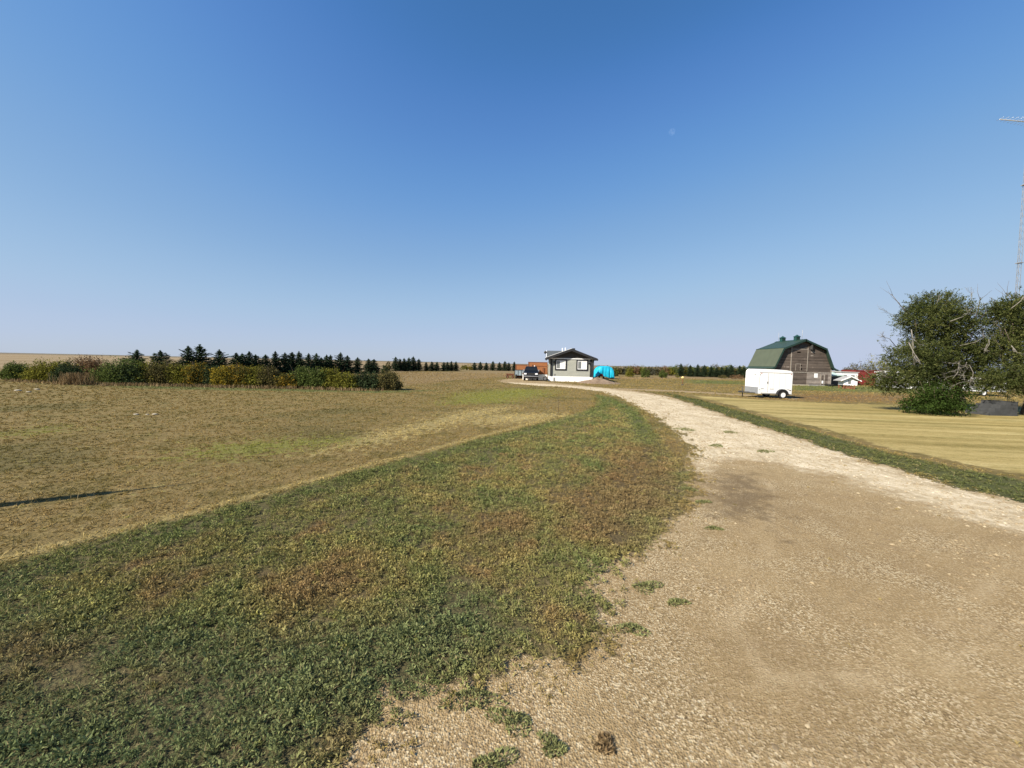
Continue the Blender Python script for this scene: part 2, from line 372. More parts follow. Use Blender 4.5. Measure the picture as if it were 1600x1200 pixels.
def ground_material():
    m, k, b = new_mat('ground_surface')
    turf, n2, n3 = turf_colour(k)
    thatch = k.bright(turf, k.math('MULTIPLY_ADD', n3, 0.9)); thatch.node.inputs[7].links[0].from_node.inputs[0].links[0].from_node.inputs[2].default_value = 0.28
    grav, h = gravel_colour(k)
    p = k.pos()
    shaded_soil = k.mix(k.noise(p, 18, 4), (0.038, 0.028, 0.015), (0.105, 0.078, 0.042))  # dark soil, its colour lowered further for the shade between grass sprigs
    thatch = k.mix(k.math('MULTIPLY', k.math('MULTIPLY', k.attr('z_near'), 0.72), k.math('MAXIMUM', k.ss(k.attr('z_lawn'), .3, .7), .25)), thatch, shaded_soil)
    rag = k.math('ADD', k.math('MULTIPLY', k.math('SUBTRACT', k.noise(p, 1.5, 5, 0.65), 0.5), 1.5), k.math('MULTIPLY', k.math('SUBTRACT', k.noise(p, 11, 3), 0.5), 0.5))
    rm = k.ss(k.math('ADD', k.attr('z_rag'), k.math('MULTIPLY', k.math('SUBTRACT', k.noise(p, 9, 5, 0.7), 0.5), 0.7)), 0.34, 0.52)
    k.set(b.inputs['Base Color'], k.mix(rm, thatch, grav))
    b.inputs['Roughness'].default_value = 0.95; b.inputs['Specular IOR Level'].default_value = 0.1
    hh = k.n('ShaderNodeMix', data_type='FLOAT')
    k.set(hh.inputs[0], rm); k.set(hh.inputs[2], k.math('MULTIPLY', k.math('ADD', n3, n2), 4.0)); k.set(hh.inputs[3], h)
    k.set(b.inputs['Normal'], k.bump(hh.outputs[0], 0.011, 0.7))
    return m
GROUND_M = ground_material()

# polar sheet: fine near the drive, running out to the horizon
ang = np.concatenate([np.linspace(-68, 68, 341), np.linspace(68, 292, 57)[1:-1]]) * math.pi / 180
rad = np.concatenate([[0.0], np.geomspace(0.6, 9000, 330)])
na, nr = len(ang), len(rad)
X = rad[:, None] * np.sin(ang)[None]; Y = rad[:, None] * np.cos(ang)[None]
P = np.stack([X.ravel(), Y.ravel()], 1)
Z = zones(P)
co = np.column_stack([P, np.zeros(len(P))])
i = np.arange(1, nr - 1)[:, None]; j = np.arange(na)[None]; j2 = (j + 1) % na
quads = np.stack(np.broadcast_arrays(i*na + j, i*na + j2, (i+1)*na + j2, (i+1)*na + j), -1).reshape(-1, 4)[:, ::-1]
tri = np.stack(np.broadcast_arrays(np.zeros((1, na), int), na + j, na + j2), -1).reshape(-1, 3)[:, ::-1]
inroad = Z['sr'][quads].mean(1) < 0.0
farq = (Z['z_far'][quads].mean(1) > 0.5) & ~inroad
def sheet(name, sel, with_tri=False):
    q = quads[sel]
    idx = q.ravel(); cnt = np.full(len(q), 4)
    if with_tri: idx = np.concatenate([idx, tri.ravel()]); cnt = np.concatenate([cnt, np.full(len(tri), 3)])
    u, inv = np.unique(idx, return_inverse=True)
    return tag(np_mesh(name, co[u], cnt, inv, GROUND_M, attrs={a: Z[a][u] for a in ZN}), kind='structure')
sheet('ground', ~inroad & ~farq, False)
sheet('driveway', inroad, True)
sheet('stubble_field', farq)

# ------------------------------------------------------------------ grass and gravel
def scatter(n, dmin, dmax, knee, power):
    """points in the sector in front of the viewer, thinning with distance"""
    g = np.geomspace(dmin, dmax, 4000); pdf = g * np.where(g < knee, 1.0, (knee / g) ** power)
    cdf = np.concatenate([[0], np.cumsum((pdf[1:] + pdf[:-1]) / 2 * np.diff(g))]); cdf /= cdf[-1]
    d = np.interp(rng.random(n), cdf, g); a = rng.uniform(-1.0, 1.0, n) * R_(56)
    return np.stack([d * np.sin(a), d * np.cos(a)], 1), d

def blade_material():
    m, k, b = new_mat('grass_blades')
    c, n2, n3 = turf_colour(k)
    r = k.attr('rnd')
    c = k.bright(c, k.math('MULTIPLY_ADD', r, 1.2)); c.node.inputs[7].links[0].from_node.inputs[0].links[0].from_node.inputs[2].default_value = 0.66
    c = k.mix(k.ss(r, 0.93, 0.99), c, (0.30, 0.24, 0.13))
    for l in list(b.outputs[0].links): k.t.links.remove(l)
    df = k.n('ShaderNodeBsdfDiffuse'); tr = k.n('ShaderNodeBsdfTranslucent'); mx = k.n('ShaderNodeMixShader'); mx.inputs[0].default_value = 0.22
    k.set(df.inputs[0], c); k.set(tr.inputs[0], c)
    k.t.links.new(df.outputs[0], mx.inputs[1]); k.t.links.new(tr.outputs[0], mx.inputs[2])
    k.t.links.new(mx.outputs[0], k.t.nodes['Material Output'].inputs[0])
    return m
BLADE_M = blade_material()

def leaf_sheet(name, P, D, L, W, rnd, Zb):
    """short pointed leaves, one quad each: base P, direction D, length L, width W"""
    n = len(P)
    S = np.cross(D, rng.normal(size=(n, 3))); S /= np.linalg.norm(S, axis=1, keepdims=True) + 1e-9
    co = np.empty((n, 4, 3), np.float32)
    co[:, 0] = P; co[:, 1] = P + D*(L*.5)[:, None] + S*(W*.5)[:, None]
    co[:, 2] = P + D*L[:, None]; co[:, 2, 2] -= .12*L; co[:, 3] = P + D*(L*.5)[:, None] - S*(W*.5)[:, None]
    at_ = {a: Zb[a] for a in ZN}; at_['rnd'] = rnd
    return np_mesh(name, co.reshape(-1, 3), np.full(n, 4), np.arange(n*4), BLADE_M, attrs=at_)

def grass_patches():
    """low mats of small sprigs: every sprig a tuft of leaves fanning out of one crown"""
    P, d = scatter(150000, 2.0, 85, 4.4, 2.05)
    Zb = zones(P)
    big = vnoise(P[:, 0]*1.6, P[:, 1]*1.6, 5)
    off = Zb['z_rag'] + rng.normal(0, .18, len(P)) < 0.48
    lawn = (Zb['z_lawn'] + rng.normal(0, .14, len(P)) > 0.5) | (Zb['z_verge'] > 0.5)
    holes = vnoise(P[:, 0]*2.0, P[:, 1]*2.0, 31)*.55 + vnoise(P[:, 0]*6, P[:, 1]*6, 32)*.45
    keep = off & (rng.random(len(P)) < np.where(lawn, np.clip((holes - .18)*6, .22, .86), np.clip((holes - .15)*3.0, .12, .60)))
    keep &= ~((Zb['z_straw'] > 0.25) & (rng.random(len(P)) < 1.0))
    P, d, big, lawn, holes = P[keep], d[keep], big[keep], lawn[keep], holes[keep]
    ns = len(P); m_ = 20
    R = np.where(lawn, .014 + .009*big + .011*np.clip(holes - .3, 0, 1), .011 + .006*big) * np.where(lawn, rng.uniform(.5, 1.6, ns), rng.uniform(.65, 1.35, ns)) * (1 + d/13) * np.where(Zb['z_verge'][keep] > .5, .7, 1)
    rs = rng.random(ns); zb = np.where(lawn, .006 + .040*big*np.clip(holes*1.8 - .5, 0, 1)*rng.uniform(.3, 1.3, ns), .003) * (1 + d/40)
    rep = lambda a: np.repeat(a, m_, 0)
    u = rng.normal(size=(ns*m_, 3)); u[:, 2] = np.abs(u[:, 2])*.9 + .05; u /= np.linalg.norm(u, axis=1, keepdims=True)
    Rr = rep(R); q = rng.uniform(.15, .75, ns*m_)
    B = np.column_stack([rep(P), rep(zb)]) + u*(Rr*q)[:, None]
    B[:, 2] *= np.where(rep(lawn), .95, .6)
    D = u + rng.normal(scale=.45, size=u.shape); D /= np.linalg.norm(D, axis=1, keepdims=True)
    L = Rr*rng.uniform(.45, .95, ns*m_); W = np.maximum(L*rng.uniform(.22, .42, ns*m_), .0011*rep(d))
    rnd = np.clip(.62*rep(rs) + .38*rng.random(ns*m_), 0, 1)
    rnd = np.where(rep(lawn), rnd, .62 + (rnd - .5)*.34)
    Zl = {k_: np.repeat(v[keep], m_) for k_, v in Zb.items() if k_ in ZN}
    lo = rep(lawn & (P[:, 0] < 12)); fo = ~lo & (rep(P[:, 0]) < 6)
    def put(name, sel, label):
        tag(leaf_sheet(name, B[sel], D[sel], L[sel], W[sel], rnd[sel], {k_: v[sel] for k_, v in Zl.items()}), kind='stuff', label=label, cat='grass')
    put('lawn_grass', lo, 'low green and reddish weedy grass left of the gravel drive')
    put('dry_grass', fo, 'short dry brown grass of the open yard on the left')
    put('mown_grass', ~lo & ~fo, 'mown straw coloured grass right of the gravel drive')
    # stray thin stems standing above the mat
    pick = rng.random(ns) < np.clip(9.0/(d + 2)**1.1, .02, .8)
    p2, d2 = P[pick], d[pick]; n2 = len(p2)
    lean = np.abs(rng.normal(.75, .4, n2)); az = rng.uniform(0, 6.28, n2)
    D2 = np.column_stack([np.cos(az)*np.sin(lean), np.sin(az)*np.sin(lean), np.cos(lean).clip(.05)])
    L2 = (rng.uniform(.03, .075, n2) + .09*(rng.random(n2) < .12)*rng.random(n2))*(1 + d2/30)
    tag(leaf_sheet('grass_stems', np.column_stack([p2, zb[pick]]), D2, L2, .0022 + .0005*d2, np.where(rng.random(n2) < .3, .99, rng.random(n2)), {k_: v[keep][pick] for k_, v in Zb.items() if k_ in ZN}),
        kind='stuff', label='thin stray stems standing out of the low grass', cat='grass')
grass_patches()

def stone_material():
    m, k, b = new_mat('gravel_stone')
    r = k.attr('rnd')
    c = k.ramp(r, [(0.0, (0.14, 0.10, 0.055)), (0.3, (0.25, 0.182, 0.098)), (0.6, (0.33, 0.252, 0.145)), (0.82, (0.44, 0.36, 0.23)), (1.0, (0.64, 0.565, 0.42))])
    k.set(b.inputs['Base Color'], k.mix(k.math('MULTIPLY', k.noise(k.pos(), 160, 3), 0.5), c, (0.26, 0.20, 0.13)))
    b.inputs['Roughness'].default_value = 0.9; b.inputs['Specular IOR Level'].default_value = 0.15
    return m
def gravel():
    P, d = scatter(300000, 2.0, 45, 3.6, 2.0)
    Zb = zones(P)
    big = vnoise(P[:, 0]*1.4, P[:, 1]*1.4, 8)*0.6 + vnoise(P[:, 0]*4, P[:, 1]*4, 9)*0.4
    want = np.clip(0.12 + 1.1*(big - 0.45) - .22*vnoise(Zb['sr']*2.2, P[:, 1]*.15, 77), 0.03, .6) + 0.40*Zb['z_margin']*np.clip((big - .3)*4, .1, 1) + 0.6*Zb['z_pale'] - 0.5*Zb['z_damp']
    keep = (Zb['sr'] < 0.25) & (rng.random(len(P)) < want * np.where(Zb['sr'] > -0.1, 0.5, 1))
    P, d, pale = P[keep], d[keep], (Zb['z_pale'] + 0.2*Zb['z_margin'])[keep]
    n = len(P)
    s = (0.0030 + 0.0085 * rng.random(n)**4.5) * (1 + d/7.5) * rng.choice([1, 1, 1, 1.5], n)
    s = np.minimum(s, 0.034)
    unit = np.array([[1,0,0],[0.3,0.95,0],[-0.8,0.6,0],[-0.8,-0.6,0],[0.3,-0.95,0],[0.1,0,0.8],[-0.3,0.25,0.62]])
    fc = np.array([[0,1,5],[1,6,5],[1,2,6],[2,3,6],[3,5,6],[3,4,5],[4,0,5]])
    a = rng.uniform(0, 2*math.pi, n); ca, sa = np.cos(a), np.sin(a)
    j = rng.uniform(0.65, 1.35, (n, 7, 3))
    v = unit[None] * j * s[:, None, None] * np.stack([np.ones(n), rng.uniform(.72, 1, n), rng.uniform(.5, .9, n)], 1)[:, None]
    co = np.empty((n, 7, 3), np.float32)
    co[..., 0] = v[..., 0]*ca[:, None] - v[..., 1]*sa[:, None] + P[:, None, 0]
    co[..., 1] = v[..., 0]*sa[:, None] + v[..., 1]*ca[:, None] + P[:, None, 1]
    co[..., 2] = v[..., 2] - 0.0015
    idx = (np.arange(n)[:, None, None]*7 + fc[None]).ravel()
    rnd = np.clip(rng.random(n)*0.85 + 0.3*(pale - 0.3), 0, 1)
    tag(np_mesh('gravel_stones', co.reshape(-1, 3), np.full(n*7, 3), idx, stone_material(), attrs={'rnd': np.repeat(rnd, 7)}),
        kind='stuff', label='loose tan and pale gravel stones on the drive', cat='gravel')
gravel()
# ------------------------------------------------------------------ materials for buildings and things
def siding_mat(name, col, board, vert=False, rough=0.75, weather=0.0, axis='z', edge=0.35):
    """lapped or vertical boards drawn with relief; weather greys and streaks each board"""
    m, k, b = new_mat(name)
    p = k.objco()
    sp = k.n('ShaderNodeSeparateXYZ'); k.set(sp.inputs[0], p)
    t = k.math('DIVIDE', sp.outputs[{'x': 0, 'y': 1, 'z': 2}[axis]], board)
    fr = k.math('FRACT', t); cell = k.math('FLOOR', t)
    wn = k.n('ShaderNodeTexWhiteNoise', noise_dimensions='1D'); k.set(wn.inputs['W'], cell)
    gap = k.ss(fr, 0.0, 0.10)
    if weather:
        cb = k.n('ShaderNodeCombineXYZ')
        k.set(cb.inputs[0], k.math('MULTIPLY', sp.outputs[0], 0.8)); k.set(cb.inputs[1], k.math('MULTIPLY', sp.outputs[1], 0.8)); k.set(cb.inputs[2], k.math('MULTIPLY', cell, 7.3))
        lng = k.noise(cb.outputs[0], 1.1, 4, 0.65)
        patch = k.noise(p, 0.45, 4, 0.6)
        a = k.math('ADD', k.math('MULTIPLY', lng, 0.6), k.math('MULTIPLY', patch, 0.4))
        c = k.ramp(a, [(0.30, tuple(x*0.55 for x in col)), (0.46, col), (0.58, tuple(x*1.25 for x in col)), (0.68, (0.30, 0.25, 0.215))])
        c = k.bright(c, k.math('MULTIPLY_ADD', wn.outputs[0], 0.5)); c.node.inputs[7].links[0].from_node.inputs[0].links[0].from_node.inputs[2].default_value = 0.72
    else:
        n_ = k.noise(p, 1.3, 4)
        c = k.ramp(n_, [(0.3, tuple(x*0.9 for x in col)), (0.7, tuple(min(1, x*1.06) for x in col))])
        c = k.bright(c, k.math('MULTIPLY_ADD', wn.outputs[0], 0.06)); c.node.inputs[7].links[0].from_node.inputs[0].links[0].from_node.inputs[2].default_value = 0.96
    k.set(b.inputs['Base Color'], c)
    k.set(b.inputs['Normal'], k.bump(k.math('ADD', k.math('MULTIPLY', gap, 1.0), k.math('MULTIPLY', fr, -0.7)), 0.02, 1.0))
    b.inputs['Roughness'].default_value = rough; b.inputs['Specular IOR Level'].default_value = 0.25
    return m
W_ = dict(
 white=mat('white_paint', (0.80, 0.80, 0.79), 0.5, 0.04, 1.5),
 trailer_white=mat('white_gelcoat', (0.82, 0.82, 0.82), 0.35, 0.03, 1.2, spec=0.5),
 concrete_white=mat('white_parging', (0.78, 0.77, 0.74), 0.85, 0.06, 2.0, bump=0.01),
 black=mat('black_trim', (0.022, 0.022, 0.024), 0.55, 0.2, 2),
 black_paint=mat('black_car_paint', (0.006, 0.007, 0.009), 0.4, 0.2, 1.5, spec=0.18),
 dark_gable=siding_mat('charcoal_board', (0.060, 0.056, 0.052), 0.28, axis='x'),
 shingle=siding_mat('dark_shingle', (0.085, 0.095, 0.100), 0.14, axis='z', rough=0.95),
 grey_siding=siding_mat('grey_lap_siding', (0.325, 0.330, 0.288), 0.17),
 glass=mat('window_glass', (0.012, 0.014, 0.016), 0.15, 0.1, 1, spec=0.35),
 blind=mat('window_blind', (0.72, 0.72, 0.68), 0.6, 0.05, 3),
 grey_glass=mat('grey_window', (0.16, 0.17, 0.17), 0.15, 0.2, 2, spec=0.6),
 cedar=siding_mat('cedar_boards', (0.290, 0.115, 0.045), 0.15, rough=0.8),
 cedar_dark=mat('cedar_post', (0.17, 0.065, 0.03), 0.8, 0.25, 6),
 barn=siding_mat('weathered_barn_board', (0.088, 0.069, 0.057), 0.19, weather=1.0, rough=0.95),
 barn_trim=mat('weathered_trim', (0.27, 0.235, 0.20), 0.9, 0.35, 5),
 barn_pale=siding_mat('bleached_board', (0.20, 0.17, 0.148), 0.19, weather=1.0, rough=0.95),
 green_roof=siding_mat('green_metal_roof', (0.032, 0.054, 0.040), 0.42, axis='y', rough=0.5),
 paler_green=siding_mat('paler_green_metal', (0.078, 0.090, 0.058), 0.42, axis='y', rough=0.5),
 green_trim=mat('green_metal_trim', (0.018, 0.040, 0.031), 0.45, 0.2, 3),
 cupola=mat('green_cupola', (0.016, 0.058, 0.050), 0.5, 0.15, 5),
 rubber=mat('tyre_rubber', (0.018, 0.017, 0.016), 0.9, 0.25, 12),
 chrome=mat('chrome', (0.42, 0.42, 0.42), 0.35, 0.05, 3, metal=0.7),
 alu=mat('checker_aluminium', (0.50, 0.51, 0.52), 0.4, 0.1, 9, metal=0.7, bump=0.01, bscale=30),
 steel=mat('galvanised_steel', (0.40, 0.39, 0.37), 0.55, 0.25, 8, metal=0.3),
 dark_steel=mat('dark_steel', (0.05, 0.048, 0.045), 0.6, 0.3, 8),
 lens=mat('headlight_lens', (0.85, 0.86, 0.88), 0.12, 0.04, 6, spec=0.9),
 marker=mat('red_marker', (0.45, 0.02, 0.015), 0.3, 0.1, 4),
 tarp=mat('turquoise_tarp', (0.010, 0.400, 0.590), 0.42, 0.16, 2.2, bump=0.05, bscale=5, spec=0.4),
 maroon=mat('dark_red_metal', (0.16, 0.025, 0.022), 0.6, 0.3, 5),
 rust=mat('rusty_steel', (0.20, 0.085, 0.045), 0.9, 0.45, 6, bump=0.01),
 bluegrey=mat('blue_grey_metal', (0.235, 0.290, 0.320), 0.55, 0.2, 3),
 red=siding_mat('red_ribbed_metal', (0.200, 0.030, 0.024), 0.30, axis='x', rough=0.7),
 teal_dark=mat('dark_teal_metal', (0.022, 0.045, 0.065), 0.6, 0.3, 2),
 pale_green=mat('pale_green_metal', (0.43, 0.53, 0.47), 0.5, 0.1, 3),
 bark=mat('grey_bark', (0.115, 0.092, 0.072), 0.95, 0.4, 9, bump=0.02, bscale=30, stretch=(1, 1, .25)),
 deadwood=mat('bleached_deadwood', (0.18, 0.165, 0.14), 0.9, 0.4, 7),
 stem=mat('shrub_stem', (0.10, 0.072, 0.05), 0.95, 0.3, 8),
 stone=mat('pale_fieldstone', (0.33, 0.29, 0.22), 0.95, 0.3, 9, bump=0.02, bscale=14),
 concrete=mat('grey_concrete', (0.26, 0.255, 0.245), 0.95, 0.2, 4, bump=0.008, bscale=30),
 shaded_concrete=mat('concrete_painted_shade', (0.050, 0.052, 0.054), 0.9, 0.25, 4, bump=0.008, bscale=30),  # concrete of the steps, with the tree's shade put into its colour
 seam=mat('panel_gap', (0.42, 0.42, 0.42), 0.6, 0.15, 4),
 mast=mat('weathered_mast', (0.20, 0.19, 0.18), 0.7, 0.25, 8),
 yellow=mat('pale_yellow_plastic', (0.66, 0.52, 0.20), 0.5, 0.1, 5),
 decal=mat('grey_decal', (0.13, 0.13, 0.14), 0.5, 0.1, 5),
 silver=mat('aluminium_rod', (0.62, 0.64, 0.66), 0.35, 0.08, 6, metal=0.6),
)
def mound_mat():
    m, k, b = new_mat('gravel_heap')
    p = k.objco()
    c = k.ramp(k.noise(p, 1.6, 6, 0.7), [(0.3, (0.165, 0.115, 0.076)), (0.55, (0.260, 0.190, 0.132)), (0.75, (0.37, 0.29, 0.215))])
    k.set(b.inputs['Base Color'], c); b.inputs['Roughness'].default_value = 1.0; b.inputs['Specular IOR Level'].default_value = 0.1
    k.set(b.inputs['Normal'], k.bump(k.noise(p, 9, 5, 0.7), 0.12)); return m

def wheel(parent, c, r, wdt, axis='x', rim=None, rim_r=0.6, name='wheel'):
    """a tyre with its rim as a sub-part"""
    c = Vector(c); prof = [(-wdt/2, r*0.62), (-wdt/2, r*0.9), (-wdt*0.36, r), (wdt*0.36, r), (wdt/2, r*0.9), (wdt/2, r*0.62)]
    t = MB(); rings = []
    n = 26
    def pt(a, rr, th):
        return c + (Vector((a, rr*math.cos(th), rr*math.sin(th))) if axis == 'x' else Vector((rr*math.cos(th), a, rr*math.sin(th))))
    for a, rr in prof: rings.append([pt(a, rr, 2*math.pi*i/n) for i in range(n)])
    t.loft(rings + [rings[0]], True, caps=False)
    w_ = t.build(name, W_['rubber'], parent)
    d = MB()
    rr = [(-wdt*0.42, r*rim_r*1.04), (-wdt*0.30, r*rim_r*0.82), (-wdt*0.36, r*0.26), (-wdt*0.44, r*0.20)]
    rr2 = [(wdt*0.44, r*0.2), (wdt*0.36, r*0.26), (wdt*0.30, r*rim_r*0.82), (wdt*0.42, r*rim_r*1.04)]
    d.loft([[pt(a, q, 2*math.pi*i/n) for i in range(n)] for a, q in rr + rr2], False)
    d.build('rim', rim or W_['chrome'], w_)
    return w_

# ------------------------------------------------------------------ house
def house():
    h = thing('grey_house', 'small grey house with black trimmed windows, dark gable and white base', 'house', (7.65, 51.0, 0), rotz=R_(-5.5))
    x0, x1 = -2.94, 2.94; D = 12.0
    MB().box(x0 - 0.03, x1 + 0.03, -0.03, D + .03, -0.3, 0.68).build('foundation', W_['concrete_white'], h, label='white parged foundation')
    wl = MB().prism([(x0, 0.68), (x1, 0.68), (x1, 3.02), (x0, 3.02)], 'y', 0, D).build('wall', W_['grey_siding'], h)
    MB().prism([(x0 - .05, 3.02), (x1 + .05, 3.02), (0, 4.16)], 'y', -0.06, D).build('gable', W_['dark_gable'], h)
    MB().box(x0 - .05, x1 + .05, -0.075, -0.001, 2.93, 3.05).build('gable_band', W_['white'], h)
    # roof: two slabs with a black fascia
    sl_ = 1.22 / 3.30
    rf = MB()
    for s in (-1, 1):
        rf.prism([(0, 4.30), (s*3.32, 4.30 - 3.32*sl_), (s*3.32, 4.22 - 3.32*sl_), (0, 4.22)], 'y', -0.62, D + 0.5)
    roof = rf.build('roof', W_['shingle'], h)
    fa = MB()
    for s in (-1, 1):
        fa.prism([(0, 4.298), (s*3.31, 4.298 - 3.31*sl_), (s*3.31, 3.98 - 3.31*sl_), (0, 3.98)], 'y', -0.665, -0.621)
        fa.prism([(s*3.26, 4.20 - 3.30*sl_), (s*3.40, 4.20 - 3.30*sl_), (s*3.40, 4.05 - 3.30*sl_), (s*3.26, 4.05 - 3.30*sl_)], 'y', -0.62, D + .5)
        fa.prism([(s*2.95, 3.02), (s*3.28, 3.02), (s*3.28, 2.96), (s*2.95, 2.96)], 'y', -0.55, D)
    fa.build('fascia', W_['black'], roof)
    # thin pale drip edge along the lit verge
    MB().prism([(0, 4.335), (-3.38, 4.335 - 3.38*sl_), (-3.38, 4.300 - 3.38*sl_), (0, 4.300)], 'y', -0.68, -0.61).build('drip_edge', W_['white'], roof)
    # cross gable on the left
    cg = MB()
    cg.prism([(3.5, 3.18), (6.6, 4.22), (9.7, 3.18), (9.7, 3.06), (6.6, 4.10), (3.5, 3.06)], 'x', -3.25, -0.1)
    cgo = cg.build('cross_roof', W_['shingle'], h)
    MB().prism([(3.5, 3.20), (6.6, 4.25), (9.7, 3.20), (9.7, 2.98), (6.6, 4.02), (3.5, 2.98)], 'x', -3.32, -3.25).build('verge_board', W_['white'], cgo)
    MB().prism([(3.9, 3.02), (9.3, 3.02), (6.6, 4.06)], 'x', -3.0, -2.9).build('side_gable', W_['dark_gable'], h)
    for s in (-1, 1):   # corner boards
        MB().prism([(s*2.44, 0.70), (s*2.70, 0.70), (s*2.70, 2.95), (s*2.44, 2.95)], 'y', -0.10, -0.002).build('corner_post', W_['black'], h)
    MB().tube([(2.86, -0.09, 2.95), (2.86, -0.09, 0.35)], 0.05).build('downspout', W_['black'], h)
    for cx in (-1.32, 1.43):
        f = MB()
        a, b_, z0, z1, t = cx - .76, cx + .76, 1.47, 2.90, 0.165
        f.box(a, a+t, -.06, .0, z0, z1); f.box(b_-t, b_, -.06, .0, z0, z1); f.box(a+t, b_-t, -.06, .0, z0, z0+t); f.box(a+t, b_-t, -.06, .0, z1-t, z1)
        wd = f.build('window', W_['black'], h)
        q = MB(); u = t + .002
        ia, ib, i0, i1 = a+u, b_-u, z0+u, z1-u
        q.box(ia, ia+.07, -.045, .0, i0, i1); q.box(ib-.07, ib, -.045, .0, i0, i1); q.box(ia+.07, ib-.07, -.045, .0, i0, i0+.08); q.box(ia+.07, ib-.07, -.045, .0, i1-.08, i1)
        mid = (ia+ib)/2 - .02; q.box(mid-.09, mid+.09, -.045, .0, i0+.08, i1-.08)
        q.build('sash', W_['white'], wd)
        MB().box(ia+.07, mid-.09, -.03, -.004, i0+.08, i1-.08).build('pane', W_['grey_glass'], wd)
        pr = MB().box(mid+.09, ib-.07, -.03, -.004, i0+.08, i1-.08); pr.build('pane', W_['blind'], wd)
    for cx in (-2.22, 2.28):
        l = MB().box(cx-.05, cx+.05, -.10, -.002, 2.42, 2.60).build('wall_lamp', W_['black'], h)
        MB().loft([[(cx + r*math.cos(t), -.17 + r*math.sin(t), z) for t in [k*math.pi/5 for k in range(10)]] for r, z in ((.05, 2.66), (.10, 2.50), (.07, 2.34), (.03, 2.30))]).build('lamp_head', W_['black'], l)
    MB().box(-2.28, -2.12, -.12, -.03, .12, .52).build('meter_box', W_['steel'], h)
    MB().box(-2.24, -2.10, -.1, -.001, .86, 1.02).build('socket_box', W_['steel'], h)
    for x, y, z0, z1 in ((-1.05, 4.0, 3.8, 4.52), (-.62, 4.6, 4.0, 4.60)):
        MB().tube([(x, y, z0), (x, y, z1)], .065, 10).build('vent_pipe', W_['white'], roof)
    MB().box(.2, .55, 1.4, 1.75, 4.0, 4.42).build('roof_vent', W_['black'], roof)
    d = MB().tube([(-3.3, 3.2, 3.0), (-3.42, 3.2, 3.55), (-3.42, 3.05, 3.8)], .025).build('dish_arm', W_['steel'], h)
    MB().loft([[(-3.42 + r*math.cos(t), 3.0 - .06 + dy, 3.85 + r*math.sin(t)) for t in [k*math.pi/8 for k in range(16)]] for r, dy in ((.20, -.04), (.15, .02), (.05, .05))], True).build('satellite_dish', W_['dark_steel'], d)
house()

# ------------------------------------------------------------------ cedar deck beside the house
def deck():
    d = thing('cedar_deck', 'cedar deck walls on a white skirt against the left side of the grey house', 'deck', (3.35, 57.5, 0), rotz=R_(-5.5))
    MB().box(-1.6, 1.83, -3.2, 3.2, 0, .80).build('skirt', W_['concrete_white'], d)
    MB().box(-1.64, 1.84, -3.24, 3.24, .802, .90).build('deck_floor', W_['cedar_dark'], d)
    def panel(xa, xb, y, z0, z1, cap=True, name='wall_panel'):
        p = MB().box(xa, xb, y, y + .06, z0, z1).build(name, W_['cedar'], d)
        m = MB()
        for x in (xa, xb): m.box(x - .06, x + .06, y - .03, y + .09, z0 - .02, z1 + .02)
        m.box(xa + .06, xb - .06, y - .02, y + .08, z1 - .10, z1 + .01)
        m.build('frame', W_['cedar_dark'], p)
    panel(-1.0, 1.75, .5, .9, 2.50); panel(.16, 1.78, -3.0, .9, 1.98)
    panel(-2.95, -1.25, 1.2, .05, 2.06); 
    MB().box(1.15, 1.42, -3.1, -3.02, .95, 1.72).build('gate', W_['cedar_dark'], d)
    MB().box(-.02, .10, -3.2, -3.06, .9, 2.02).build('post', W_['white'], d, label='white deck post')
    MB().box(-.28, -.16, -3.2, -3.06, .0, 2.1).build('post', W_['black'], d)
deck()

